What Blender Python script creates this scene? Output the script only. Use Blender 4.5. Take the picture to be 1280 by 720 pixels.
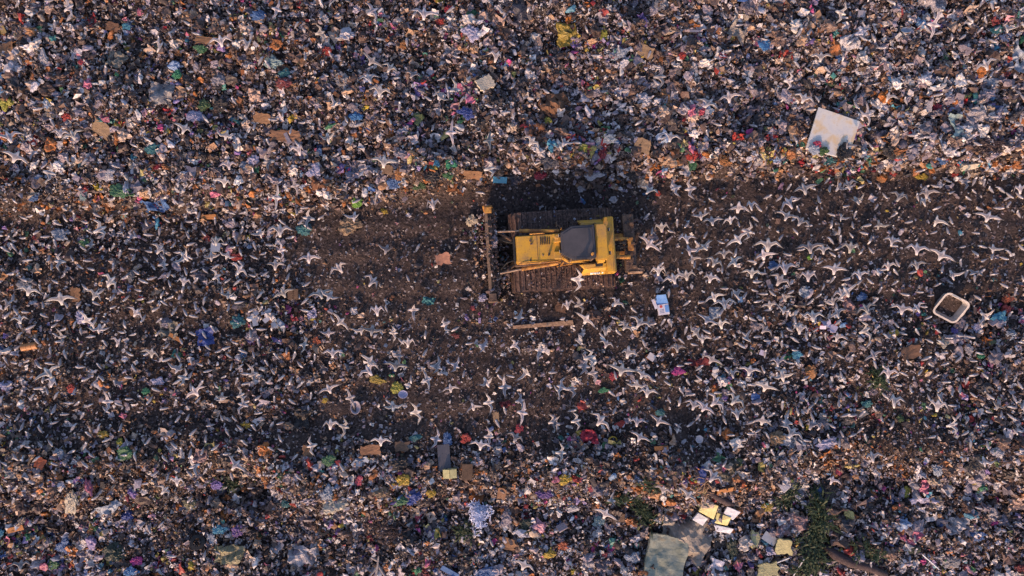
import bpy, bmesh, math, random
import numpy as np
from mathutils import Vector, Matrix, Euler, noise as mnoise

random.seed(7)
rng = np.random.default_rng(11)
R = math.radians
scn = bpy.context.scene
for o in list(bpy.data.objects):
    bpy.data.objects.remove(o)
COL = scn.collection

# ------------------------------------------------------------------ camera, sky, sun, exposure
CAM_H, TILT = 30.0, R(4.0)
HFOV = 2 * math.atan(640 / 30.0 / (CAM_H / math.cos(TILT)))
cam_loc = Vector((0, -CAM_H * math.tan(TILT), CAM_H))
cd = bpy.data.cameras.new('camera')
cd.sensor_width = 36
cd.angle = HFOV
cd.clip_end = 3000
cam = bpy.data.objects.new('camera', cd)
cam.location = cam_loc
cam.rotation_euler = (TILT, 0, 0)
COL.objects.link(cam)
scn.camera = cam

SUN_EL, SUN_AZ = R(20), R(180 + 17)          # compass style: 0 = up in the photo, clockwise
sun_dir = Vector((math.sin(SUN_AZ) * math.cos(SUN_EL), math.cos(SUN_AZ) * math.cos(SUN_EL), math.sin(SUN_EL)))
w = bpy.data.worlds.new('World')
scn.world = w
w.use_nodes = True
nt = w.node_tree
sky = nt.nodes.new('ShaderNodeTexSky')
sky.sky_type = 'NISHITA'
sky.sun_disc = False
sky.sun_elevation = SUN_EL
sky.sun_rotation = SUN_AZ
sky.air_density = 1.0
sky.dust_density = 2.0
sky.ozone_density = 1.5
tintn = nt.nodes.new('ShaderNodeMix'); tintn.data_type = 'RGBA'; tintn.blend_type = 'MULTIPLY'
tintn.inputs[0].default_value = 1.0; tintn.inputs[7].default_value = (1.05, .965, 1.02, 1)      # lavender dusk
nt.links.new(sky.outputs[0], tintn.inputs[6])
nt.links.new(tintn.outputs[2], nt.nodes['Background'].inputs[0])
nt.nodes['Background'].inputs[1].default_value = 0.15
sd = bpy.data.lights.new('sun', 'SUN')
sd.energy = 2.7
sd.angle = R(0.5)
sd.color = (1.0, 0.59, 0.34)
so = bpy.data.objects.new('sun', sd)
so.rotation_euler = (-sun_dir).to_track_quat('-Z', 'Y').to_euler()
so.location = (-20, -60, 40)
COL.objects.link(so)
scn.view_settings.view_transform = 'Standard'
scn.view_settings.look = 'None'
scn.view_settings.exposure = 0.90
scn.view_settings.gamma = 1.0

# ------------------------------------------------------------------ terrain height
_lat = rng.random((64, 64))
def vnoise(x, y, s, ox=0.0):
    x = np.asarray(x, float) / s + 17.3 + ox
    y = np.asarray(y, float) / s + 9.1 + ox * 1.7
    xi = np.floor(x).astype(int); yi = np.floor(y).astype(int)
    fx = x - xi; fy = y - yi
    fx = fx * fx * (3 - 2 * fx); fy = fy * fy * (3 - 2 * fy)
    a = _lat[xi % 64, yi % 64]; b = _lat[(xi + 1) % 64, yi % 64]
    c = _lat[xi % 64, (yi + 1) % 64]; d = _lat[(xi + 1) % 64, (yi + 1) % 64]
    return (a * (1 - fx) + b * fx) * (1 - fy) + (c * (1 - fx) + d * fx) * fy
def sstep(a, b, x):
    t = np.clip((np.asarray(x, float) - a) / (b - a), 0, 1)
    return t * t * (3 - 2 * t)
BX = np.array([-800, -21.3, -14, -6, -2.5, 0, 5, 21.3, 800])
BY = np.array([2.9, 2.9, 3.0, 3.2, 3.9, 4.2, 4.5, 4.8, 4.8])
def bank_y(x): return np.interp(x, BX, BY)       # foot of the upper bank
def trash(x, y):
    """how thick the rubbish lies, 0 bare soil to 1"""
    x = np.asarray(x, float); y = np.asarray(y, float)
    n = vnoise(x, y, 2.1, 3) - .5
    n2 = vnoise(x, y, .8, 8) - .5
    up = sstep(-.35, .5, y - bank_y(x) + n * .8)
    low = sstep(-5.6, -7.0, y + n * 1.6)
    left = sstep(-5, -10.5, x + n * 4) * .62 * (.55 + .75 * vnoise(x * .3, y, .8, 19))
    right = sstep(6.5, 9, x + n * 3) * sstep(.6, -.9, y + n) * .62
    mid = (.16 + .12 * sstep(2.5, -2, y)) * (.3 + 1.5 * vnoise(x * .3, y, .7, 23))
    d = np.maximum.reduce([mid + n2 * .2, left + n2 * .3, right + n2 * .3])
    d = np.maximum(d, up); d = np.maximum(d, low)
    return np.clip(d, .03, 1)
def height(x, y):
    x = np.asarray(x, float); y = np.asarray(y, float)
    fade = np.exp(-np.maximum(0, np.hypot(x, y) - 40) / 60)
    yy = y - bank_y(x)
    h = .85 * sstep(-.15, 1.1, yy) + .05 * np.clip(yy, 0, 12)
    ridge = .32 * sstep(-5.2, -7.6, y) * 1.0
    h = h + ridge - .95 * sstep(-7.5, -9.3, y + (vnoise(x, y, 5, 2) - .5) * 2.4)
    T = trash(x, y)
    h = h + T * ((vnoise(x, y, 2.6) - .5) * .9 + (vnoise(x, y, 1.1, 5) - .5) * .45)
    h = h + (vnoise(x, y, .35, 1) - .5) * (.05 + .10 * T)
    # shallow tyre and track ruts along the lanes
    h = h + (1 - T) * .04 * np.sin(y * 5 + 2 * vnoise(x, y, 6, 4)) 
    dz = np.exp(-(np.maximum(0, abs(x - 2.1) - 2.2) ** 2 + np.maximum(0, abs(y - 1.6) - 1.7) ** 2) / .4)
    h = h * (1 - dz)                                # level pad under the bulldozer
    far = .8 * (vnoise(x, y, 45, 6) - .5) * sstep(40, 120, np.hypot(x, y))
    return h * fade + far
def hz(x, y): return float(height(np.array([x]), np.array([y]))[0])

F = 640 / math.tan(HFOV / 2)
Mrot = Matrix.Rotation(TILT, 3, 'X')
def at(px, py, z=None):
    """ground (or height z) point seen at photo pixel px, py"""
    d = Mrot @ Vector(((px - 640) / F, (360 - py) / F, -1))
    if z is not None:
        t = (z - cam_loc.z) / d.z
        return cam_loc + d * t
    zz = .3
    for _ in range(8):
        p = cam_loc + d * ((zz - cam_loc.z) / d.z)
        zz = hz(p.x, p.y)
    p.z = zz
    return p

# ------------------------------------------------------------------ materials
def node_mat(name, build):
    m = bpy.data.materials.new(name); m.use_nodes = True
    t = m.node_tree; b = t.nodes['Principled BSDF']
    build(t, b)
    return m
def N(t, k, **kw):
    n = t.nodes.new(k)
    for a, v in kw.items():
        if hasattr(n, a): setattr(n, a, v)
        else: n.inputs[a].default_value = v
    return n
def ramp(t, fac, stops, mode='LINEAR'):
    r = t.nodes.new('ShaderNodeValToRGB'); r.color_ramp.interpolation = mode
    e = r.color_ramp.elements
    while len(e) < len(stops): e.new(.5)
    for i, (p, c) in enumerate(stops):
        e[i].position = p; e[i].color = (*c, 1) if len(c) == 3 else c
    t.links.new(fac, r.inputs[0]); return r.outputs[0]
def mix(t, fac, a, b, mode='MIX'):
    n = t.nodes.new('ShaderNodeMix'); n.data_type = 'RGBA'; n.blend_type = mode
    for sock, v in ((n.inputs[0], fac), (n.inputs[6], a), (n.inputs[7], b)):
        if hasattr(v, 'links'): t.links.new(v, sock)
        elif isinstance(v, (int, float)): sock.default_value = v
        else: sock.default_value = (*v, 1)
    return n.outputs[2]
def coords(t): return t.nodes.new('ShaderNodeTexCoord').outputs['Object']
def noise_fac(t, co, scale, detail=4, rough=.6):
    n = N(t, 'ShaderNodeTexNoise'); n.inputs['Scale'].default_value = scale
    n.inputs['Detail'].default_value = detail; n.inputs['Roughness'].default_value = rough
    t.links.new(co, n.inputs['Vector']); return n.outputs['Fac']
def bump(t, b, h, strength, dist):
    n = N(t, 'ShaderNodeBump'); n.inputs['Strength'].default_value = strength; n.inputs['Distance'].default_value = dist
    t.links.new(h, n.inputs['Height']); t.links.new(n.outputs[0], b.inputs['Normal'])

def soil(t, b):
    co = coords(t)
    base = ramp(t, noise_fac(t, co, .55, 6, .7), [(.3, (.038, .029, .028)), (.55, (.062, .046, .042)), (.75, (.094, .069, .061))])
    v = N(t, 'ShaderNodeTexVoronoi'); v.inputs['Scale'].default_value = 13; t.links.new(co, v.inputs['Vector'])
    sp = N(t, 'ShaderNodeSeparateColor'); t.links.new(v.outputs['Color'], sp.inputs[0])
    crumb = ramp(t, sp.outputs[0], [(0, (.024, .019, .018)), (.45, (.052, .039, .036)), (.7, (.098, .072, .063)), (.88, (.16, .125, .115)), (.965, (.32, .28, .28))], 'CONSTANT')
    m1 = ramp(t, noise_fac(t, co, 5, 3), [(.42, (0, 0, 0)), (.58, (1, 1, 1))])
    c = mix(t, m1, base, crumb)
    t.links.new(c, b.inputs['Base Color'])
    b.inputs['Roughness'].default_value = .9
    b.inputs['Specular IOR Level'].default_value = .2
    bump(t, b, noise_fac(t, co, 9, 8, .75), .9, .12)
M_soil = node_mat('soil', soil)

def litter_mat(t, b):
    a = N(t, 'ShaderNodeVertexColor'); a.layer_name = 'Col'
    co = coords(t)
    v = ramp(t, noise_fac(t, co, 16, 3), [(.3, (.55, .50, .46)), (.6, (1, 1, 1))])
    t.links.new(mix(t, 1.0, a.outputs[0], v, 'MULTIPLY'), b.inputs['Base Color'])
    b.inputs['Roughness'].default_value = .5
    b.inputs['Specular IOR Level'].default_value = .35
    bump(t, b, noise_fac(t, co, 22, 4), .5, .03)
M_litter = node_mat('mixed_litter', litter_mat)
def gull_mat(t, b):
    a = N(t, 'ShaderNodeVertexColor'); a.layer_name = 'Col'
    oi = N(t, 'ShaderNodeObjectInfo'); t.links.new(mix(t, 1.0, a.outputs[0], oi.outputs['Color'], 'MULTIPLY'), b.inputs['Base Color']); b.inputs['Roughness'].default_value = .8
M_gull = node_mat('gull_plumage', gull_mat)

def objcol(rough, nscale, var, bumpd, grime=.35):
    def f(t, b):
        o = N(t, 'ShaderNodeObjectInfo'); co = coords(t)
        v = ramp(t, noise_fac(t, co, nscale, 5), [(.3, (1 - var,) * 3), (.65, (1, 1, 1))])
        c = mix(t, 1.0, o.outputs['Color'], v, 'MULTIPLY')
        g = ramp(t, noise_fac(t, co, nscale * .5, 6, .7), [(.52, (0, 0, 0)), (.75, (grime,) * 3)])
        c = mix(t, g, c, (.07, .05, .04))
        t.links.new(c, b.inputs['Base Color'])
        b.inputs['Roughness'].default_value = rough
        b.inputs['Specular IOR Level'].default_value = .35
        bump(t, b, noise_fac(t, co, nscale * 2.2, 5, .6), .8, bumpd)
    return f
M_film = node_mat('plastic_film', objcol(.35, 5, .45, .06, .6))
M_card = node_mat('cardboard', objcol(.85, 4, .4, .02, .5))
M_hard = node_mat('hard_plastic', objcol(.5, 4, .2, .004, .3))
M_cloth = node_mat('cloth', objcol(.9, 6, .35, .04, .4))

def paint(t, b):
    co = coords(t)
    d = ramp(t, noise_fac(t, co, 2.2, 8, .72), [(.40, (0, 0, 0)), (.62, (.85, .85, .85))])
    d2 = ramp(t, noise_fac(t, co, 14, 4, .6), [(.58, (0, 0, 0)), (.75, (.7, .7, .7))])
    c = mix(t, d, (.50, .280, .034), (.30, .185, .070))
    c = mix(t, d2, c, (.13, .075, .035))
    t.links.new(c, b.inputs['Base Color']); b.inputs['Roughness'].default_value = .55
    b.inputs['Specular IOR Level'].default_value = .3
    bump(t, b, noise_fac(t, co, 10, 3), .2, .01)
M_yellow = node_mat('dusty_yellow_paint', paint)
def two(c1, c2, sc, rough, metal=0, bd=.02, lo=.4, hi=.65):
    def f(t, b):
        co = coords(t)
        t.links.new(ramp(t, noise_fac(t, co, sc, 7, .7), [(lo, c1), (hi, c2)]), b.inputs['Base Color'])
        b.inputs['Roughness'].default_value = rough; b.inputs['Metallic'].default_value = metal
        b.inputs['Specular IOR Level'].default_value = .3
        bump(t, b, noise_fac(t, co, sc * 3, 5), .6, bd)
    return f
M_mud = node_mat('muddy_steel', two((.055, .038, .032), (.16, .105, .072), 3.5, .8))
M_track = node_mat('track_steel', two((.045, .032, .030), (.17, .105, .082), 9, .75, 0, .03))
M_rust = node_mat('rusty_orange_steel', two((.17, .075, .03), (.50, .25, .05), 4, .7))
M_roof = node_mat('slate_roof_paint', two((.045, .045, .052), (.066, .064, .072), 1.5, .6, 0, .004))
M_black = node_mat('black_rubber', two((.012, .012, .013), (.03, .028, .027), 6, .6))
def glass(t, b):
    b.inputs['Base Color'].default_value = (.02, .025, .03, 1); b.inputs['Roughness'].default_value = .12
M_glass = node_mat('tinted_glass', glass)
M_letter = node_mat('white_lettering', two((.75, .73, .70), (.82, .8, .78), 8, .6, 0, .001))
M_lens = node_mat('lamp_lens', two((.6, .6, .58), (.7, .7, .68), 8, .2, 0, .001))
M_chrome = node_mat('dirty_rod', two((.16, .11, .08), (.30, .22, .17), 8, .5, .3, .001))
M_wood = node_mat('weathered_wood', two((.20, .12, .075), (.42, .28, .18), 6, .85))
M_log = node_mat('dark_bark', two((.035, .025, .028), (.075, .054, .055), 6, .9, 0, .06))
M_leaf = node_mat('leaf', two((.012, .028, .011), (.038, .052, .020), 3, .6))
M_foam = node_mat('yellow_foam', two((.62, .53, .22), (.78, .70, .34), 7, .9))
M_wfoam = node_mat('white_foam', two((.48, .49, .52), (.68, .68, .70), 7, .85))
def stained(t, b):
    co = coords(t)
    c = ramp(t, noise_fac(t, co, 1.6, 5), [(.35, (.43, .45, .47)), (.5, (.50, .49, .46)), (.62, (.50, .40, .26))])
    d = ramp(t, noise_fac(t, co, 9, 6, .75), [(.56, (0, 0, 0)), (.72, (.7, .7, .7))])
    t.links.new(mix(t, d, c, (.22, .20, .18)), b.inputs['Base Color']); b.inputs['Roughness'].default_value = .6
M_board = node_mat('stained_white_panel', stained)
def matt(t, b):
    co = coords(t)
    c = ramp(t, noise_fac(t, co, 2.2, 6), [(.35, (.17, .19, .145)), (.55, (.26, .28, .22)), (.7, (.22, .20, .14))])
    t.links.new(c, b.inputs['Base Color']); b.inputs['Roughness'].default_value = .9
    bump(t, b, noise_fac(t, co, 9, 4), .6, .03)
M_mattress = node_mat('mattress_ticking', matt)

# ------------------------------------------------------------------ object helpers
def link(name, me, mat=None, parent=None):
    o = bpy.data.objects.new(name, me); COL.objects.link(o)
    if mat and not me.materials: me.materials.append(mat)
    if parent: o.parent = parent
    return o
def tag(o, label=None, cat=None, group=None, kind=None):
    if label: o['label'] = label
    if cat: o['category'] = cat
    if group: o['group'] = group
    if kind: o['kind'] = kind
    return o
def empty(name, loc, rz=0):
    o = bpy.data.objects.new(name, None); o.empty_display_size = .3
    o.location = loc; o.rotation_euler = (0, 0, rz); COL.objects.link(o); return o
def mesh_np(name, verts, faces, cols=None, mat=None, smooth=False):
    """verts (n,3); faces: list of (array (m,k))"""
    me = bpy.data.meshes.new(name)
    loops = np.concatenate([f.ravel() for f in faces]).astype(np.int32)
    tot = np.concatenate([np.full(len(f), f.shape[1]) for f in faces]).astype(np.int32)
    start = np.concatenate([[0], np.cumsum(tot)[:-1]]).astype(np.int32)
    me.vertices.add(len(verts)); me.vertices.foreach_set('co', verts.astype(np.float32).ravel())
    me.loops.add(len(loops)); me.loops.foreach_set('vertex_index', loops)
    me.polygons.add(len(tot)); me.polygons.foreach_set('loop_start', start); me.polygons.foreach_set('loop_total', tot)
    me.polygons.foreach_set('use_smooth', np.full(len(tot), smooth))
    me.update(calc_edges=True)
    if cols is not None:
        a = me.color_attributes.new('Col', 'FLOAT_COLOR', 'POINT')
        a.data.foreach_set('color', np.hstack([cols, np.ones((len(cols), 1))]).astype(np.float32).ravel())
    if mat: me.materials.append(mat)
    return me
def bm_mesh(name, bm, mat=None, smooth=False):
    me = bpy.data.meshes.new(name); bm.normal_update(); bm.to_mesh(me); bm.free()
    if smooth:
        for p in me.polygons: p.use_smooth = True
    if mat: me.materials.append(mat)
    return me
class MB:
    def __init__(s): s.bm = bmesh.new()
    def hull8(s, pts, bev=0):
        vs = [s.bm.verts.new(p) for p in pts]
        fs = [s.bm.faces.new([vs[i] for i in q]) for q in ((3, 2, 1, 0), (4, 5, 6, 7), (0, 1, 5, 4), (1, 2, 6, 5), (2, 3, 7, 6), (3, 0, 4, 7))]
        if bev:
            es = list({e for f in fs for e in f.edges})
            bmesh.ops.bevel(s.bm, geom=es, offset=bev, segments=2, affect='EDGES', profile=.6)
        return s
    def box(s, x0, x1, y0, y1, z0, z1, bev=0, M=None):
        p = [(x0, y0, z0), (x1, y0, z0), (x1, y1, z0), (x0, y1, z0), (x0, y0, z1), (x1, y0, z1), (x1, y1, z1), (x0, y1, z1)]
        if M: p = [M @ Vector(q) for q in p]
        return s.hull8(p, bev)
    def prism(s, poly, z0, z1, bev=0):
        n = len(poly)
        a = [s.bm.verts.new((x, y, z0)) for x, y in poly]; b = [s.bm.verts.new((x, y, z1)) for x, y in poly]
        fs = [s.bm.faces.new(a[::-1]), s.bm.faces.new(b)]
        for i in range(n): fs.append(s.bm.faces.new([a[i], a[(i + 1) % n], b[(i + 1) % n], b[i]]))
        if bev:
            es = list({e for f in fs for e in f.edges})
            bmesh.ops.bevel(s.bm, geom=es, offset=bev, segments=2, affect='EDGES')
        return s
    def prism_xz(s, poly, y0, y1, bev=0):
        n = len(poly)
        a = [s.bm.verts.new((x, y0, z)) for x, z in poly]; b = [s.bm.verts.new((x, y1, z)) for x, z in poly]
        fs = [s.bm.faces.new(a), s.bm.faces.new(b[::-1])]
        for i in range(n): fs.append(s.bm.faces.new([a[(i + 1) % n], a[i], b[i], b[(i + 1) % n]]))
        bmesh.ops.recalc_face_normals(s.bm, faces=fs)
        if bev:
            es = list({e for f in fs for e in f.edges})
            bmesh.ops.bevel(s.bm, geom=es, offset=bev, segments=2, affect='EDGES')
        return s
    def rod(s, a, b, r, r2=None, n=10):
        a, b = Vector(a), Vector(b); d = b - a
        q = d.to_track_quat('Z', 'Y').to_matrix().to_4x4()
        bmesh.ops.create_cone(s.bm, cap_ends=True, segments=n, radius1=r, radius2=r if r2 is None else r2, depth=d.length,
                              matrix=Matrix.Translation((a + b) / 2) @ q)
        return s
    def tube(s, pts, rad, n=8):
        pts = [Vector(p) for p in pts]
        rings = []
        for i, p in enumerate(pts):
            d = (pts[min(i + 1, len(pts) - 1)] - pts[max(i - 1, 0)]).normalized()
            u = d.cross(Vector((0, 0, 1)));  u = u.normalized() if u.length > 1e-4 else Vector((1, 0, 0))
            v = d.cross(u).normalized()
            r = rad[i] if isinstance(rad, (list, tuple)) else rad
            rings.append([s.bm.verts.new(p + (u * math.cos(t) + v * math.sin(t)) * r) for t in [2 * math.pi * k / n for k in range(n)]])
        for A, B in zip(rings, rings[1:]):
            for k in range(n): s.bm.faces.new([A[k], A[(k + 1) % n], B[(k + 1) % n], B[k]])
        s.bm.faces.new(rings[0][::-1]); s.bm.faces.new(rings[-1])
        return s
    def build(s, name, mat, parent=None, smooth=False):
        bmesh.ops.recalc_face_normals(s.bm, faces=s.bm.faces[:])
        return link(name, bm_mesh(name, s.bm, mat, smooth), None, parent)

# ------------------------------------------------------------------ ground: one sheet out to the horizon
def axis(half, step, far):
    a = list(np.arange(-half, half + 1e-6, step)); out = []; x = half; st = step
    while x < far:
        st *= 1.22; x += st; out.append(x)
    return np.array([-v for v in out[::-1]] + a + out)
gx = axis(25, .11, 700); gy = axis(16, .11, 700)
XX, YY = np.meshgrid(gx, gy)
ZZ = height(XX, YY)
nx, ny = len(gx), len(gy)
idx = np.arange(nx * ny).reshape(ny, nx)
quads = np.stack([idx[:-1, :-1], idx[:-1, 1:], idx[1:, 1:], idx[1:, :-1]], -1).reshape(-1, 4)
ground = link('ground', mesh_np('ground', np.stack([XX, YY, ZZ], -1).reshape(-1, 3), [quads], None, M_soil, True))
tag(ground, 'dark brown churned soil of the landfill with bulldozed lanes', 'ground', kind='structure')

# ------------------------------------------------------------------ the litter that nobody could count
r0 = [.5, .9, .7, 1.0, .6, .8, .95, .55]
def template(kind, k):
    r = np.random.default_rng(1000 + k * 7 + hash_kind[kind])
    if kind == 'sheet':
        g = np.linspace(-.5, .5, 4); x, y = np.meshgrid(g, g)
        x = x + r.normal(0, .08, x.shape); y = y + r.normal(0, .08, y.shape)
        x *= r.uniform(.5, 1); z = r.normal(0, .15, x.shape)
        v = np.stack([x, y, z], -1).reshape(-1, 3); i = np.arange(16).reshape(4, 4)
        f = [np.stack([i[:-1, :-1], i[:-1, 1:], i[1:, 1:], i[1:, :-1]], -1).reshape(-1, 4)]
    elif kind == 'chunk':
        bm = bmesh.new(); bmesh.ops.create_icosphere(bm, subdivisions=2, radius=.5)
        v = np.array([q.co[:] for q in bm.verts]); f = [np.array([[q.index for q in t.verts] for t in bm.faces])]; bm.free()
        d = r.normal(0, 1, (6, 3)); d /= np.linalg.norm(d, axis=1)[:, None]
        s = np.ones(len(v))
        for q in d: s += .16 * np.sin(3.5 * (v @ q) * 2 + r.uniform(0, 6)) 
        v = v * (s * (1 + r.normal(0, .05, len(v))))[:, None] * np.array([1, r.uniform(.55, .95), r.uniform(.35, .6)])
    elif kind == 'crump':
        bm = bmesh.new(); bmesh.ops.create_icosphere(bm, subdivisions=3, radius=.5); o = Vector((k * 2.3 + 40, k * 1.1, 7)); v = []
        for q in bm.verts:
            p = q.co; d = .92 + .75 * mnoise.noise(p * 2.3 + o) + .5 * (abs(mnoise.noise(p * 5 + o)) * 2 - .45) + .25 * mnoise.noise(p * 11 + o)
            v.append((p.x * d, p.y * d * r0[k], max(p.z * d * .6, -.15)))
        v = np.array(v); f = [np.array([[q.index for q in t.verts] for t in bm.faces])]; bm.free()
    elif kind == 'box':
        a = np.array([[-.5, -.5], [.5, -.5], [.5, .5], [-.5, .5]]) * np.array([1, r.uniform(.4, .9)])
        h = r.uniform(.05, .35); v = np.vstack([np.c_[a, np.zeros(4)], np.c_[a, np.full(4, h)]]) + r.normal(0, .05, (8, 3))
        f = [np.array([[3, 2, 1, 0], [4, 5, 6, 7], [0, 1, 5, 4], [1, 2, 6, 5], [2, 3, 7, 6], [3, 0, 4, 7]])]
    elif kind == 'strip':
        t = np.linspace(-.5, .5, 6); c = np.cumsum(r.normal(0, .09, 6)); z = r.normal(0, .06, 6) ; wv = r.uniform(.05, .14)
        v = np.vstack([np.c_[t, c - wv, z], np.c_[t, c + wv, z + r.normal(0, .05, 6)]])
        f = [np.array([[i, i + 1, i + 7, i + 6] for i in range(5)])]
    else:  # shard
        n = 5; an = np.sort(r.uniform(0, 6.28, n)); an = np.linspace(0, 6.28, n, endpoint=False) + r.normal(0, .25, n)
        rr = r.uniform(.3, .6, n); v = np.vstack([[0, 0, .12], np.c_[rr * np.cos(an), rr * np.sin(an) * .7, r.normal(0, .12, n)]])
        f = [np.array([[0, 1 + i, 1 + (i + 1) % n] for i in range(n)])]
    return v, f
hash_kind = dict(crump=6, sheet=1, chunk=2, box=3, strip=4, shard=5)

PAL = {
 'white': [(.56, .53, .55), (.63, .60, .60), (.47, .47, .54), (.60, .55, .52), (.66, .64, .63)],
 'grey': [(.22, .185, .22), (.30, .26, .31), (.17, .15, .18), (.27, .22, .25), (.36, .32, .38), (.20, .19, .25), (.14, .12, .15)],
 'dark': [(.030, .027, .031), (.050, .040, .040), (.040, .038, .048), (.070, .054, .052), (.085, .065, .060)],
 'brown': [(.080, .050, .042), (.115, .070, .055), (.15, .092, .070), (.065, .044, .040), (.19, .125, .10)],
 'tan': [(.38, .25, .16), (.45, .30, .20), (.34, .18, .085), (.42, .33, .25), (.50, .38, .30)],
 'orange': [(.42, .15, .035), (.36, .13, .03), (.30, .11, .03)],
 'blue': [(.05, .13, .36), (.10, .24, .46), (.22, .32, .50), (.03, .07, .20), (.05, .25, .38)],
 'green': [(.03, .15, .07), (.06, .20, .10), (.05, .24, .22), (.08, .12, .04)],
 'red': [(.36, .025, .03), (.42, .05, .04), (.22, .02, .03)],
 'pink': [(.52, .14, .24), (.50, .26, .32), (.45, .05, .22)],
 'purple': [(.20, .13, .36), (.30, .24, .44)],
 'yellow': [(.48, .36, .04), (.50, .42, .15), (.30, .26, .05)],
}
PK = list(PAL)
def pick_cols(x, y, warm, n):
    """palette weights change over the tip in patches"""
    wts = np.zeros((n, len(PK)))
    c = vnoise(x, y, 3.2, 12); c2 = vnoise(x, y, 1.4, 15); c3 = vnoise(x, y, .9, 21)
    cool = np.clip(1.5 * (c - .3), 0, 1) * (1 - warm)
    base = dict(white=.17, grey=.27, dark=.11, brown=.24, tan=.10, orange=.020, blue=.028, green=.017, red=.015, pink=.020, purple=.012, yellow=.014)
    for i, k in enumerate(PK): wts[:, i] = base[k]
    wts[:, PK.index('white')] *= .5 + 1.5 * cool
    wts[:, PK.index('grey')] *= .6 + .9 * cool
    wts[:, PK.index('blue')] *= .3 + 2 * cool
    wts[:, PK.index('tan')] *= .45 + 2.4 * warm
    wts[:, PK.index('orange')] *= .3 + 7 * warm  # tan and orange raised with warm, painting in the sun's glow on the crests
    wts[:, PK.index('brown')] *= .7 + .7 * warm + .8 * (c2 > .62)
    wts[:, PK.index('dark')] *= .6 + 2.0 * (c2 < .33)
    for k in ('blue', 'green', 'red', 'pink', 'purple', 'yellow'): wts[:, PK.index(k)] *= .28 + 3.2 * (c3 > .68)
    cw = np.cumsum(wts / wts.sum(1)[:, None], 1)
    ki = (rng.random(n)[:, None] > cw).sum(1).clip(0, len(PK) - 1)
    out = np.zeros((n, 3))
    for i, k in enumerate(PK):
        s = ki == i
        out[s] = np.array(PAL[k])[rng.integers(0, len(PAL[k]), s.sum())]
    out = out * rng.uniform(.7, 1.12, (n, 1)); g = out.mean(1, keepdims=True); q = rng.uniform(0, .2, (n, 1)); return out * (1 - q) + g * q
def rotmats(n, tilt):
    yaw = rng.uniform(0, 2 * np.pi, n); ax = rng.uniform(0, 2 * np.pi, n); an = rng.normal(0, tilt, n)
    cy, sy = np.cos(yaw), np.sin(yaw)
    Rz = np.zeros((n, 3, 3)); Rz[:, 0, 0] = cy; Rz[:, 0, 1] = -sy; Rz[:, 1, 0] = sy; Rz[:, 1, 1] = cy; Rz[:, 2, 2] = 1
    kx, ky = np.cos(ax), np.sin(ax); c, s = np.cos(an), np.sin(an); C = 1 - c
    Rt = np.zeros((n, 3, 3))
    Rt[:, 0, 0] = c + kx * kx * C; Rt[:, 0, 1] = kx * ky * C; Rt[:, 0, 2] = ky * s
    Rt[:, 1, 0] = kx * ky * C; Rt[:, 1, 1] = c + ky * ky * C; Rt[:, 1, 2] = -kx * s
    Rt[:, 2, 0] = -ky * s; Rt[:, 2, 1] = kx * s; Rt[:, 2, 2] = c
    return Rt @ Rz
class Pile:
    def __init__(s): s.v, s.f, s.c, s.n = [], {3: [], 4: []}, [], 0
    def add(s, tv, tf, pos, rot, scl, cols):
        n, m = len(pos), len(tv)
        if n == 0: return
        v = np.einsum('nij,mj->nmi', rot, tv) * scl[:, None, None] + pos[:, None, :]
        off = s.n + np.arange(n) * m
        for f in tf: s.f[f.shape[1]].append((off[:, None, None] + f[None]).reshape(-1, f.shape[1]))
        s.v.append(v.reshape(-1, 3)); s.n += n * m
        s.c.append(np.repeat(cols, m, 0) if cols.ndim == 2 else cols.reshape(-1, 3))
    def mesh(s, name, mat, smooth=False):
        fs = [np.concatenate(s.f[k]) for k in (3, 4) if s.f[k]]
        return mesh_np(name, np.concatenate(s.v), fs, np.concatenate(s.c), mat, smooth)
XH, YH0, YH1 = 24.5, -14.5, 15.0
def scatter(n, prob):
    x = rng.uniform(-XH, XH, n); y = rng.uniform(YH0, YH1, n)
    keep = rng.random(n) < prob(x, y)
    inside = (abs(x - 2.1) < 2.15) & (abs(y - 1.6) < 1.62)
    keep &= ~inside & (np.hypot(x - TUB.x, y - TUB.y) > .74)
    return x[keep], y[keep]
def warmth(x, y):  # sunlit warmth put into the litter colour, mostly along both crests
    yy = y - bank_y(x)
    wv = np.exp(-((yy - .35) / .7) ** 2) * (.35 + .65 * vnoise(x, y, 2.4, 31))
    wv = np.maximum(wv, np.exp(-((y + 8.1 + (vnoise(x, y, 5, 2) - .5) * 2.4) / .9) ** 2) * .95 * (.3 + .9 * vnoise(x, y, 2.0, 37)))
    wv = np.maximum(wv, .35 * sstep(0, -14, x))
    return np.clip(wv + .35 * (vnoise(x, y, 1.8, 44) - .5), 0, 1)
TUB = at(1181, 379)
pile = Pile()
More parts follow.
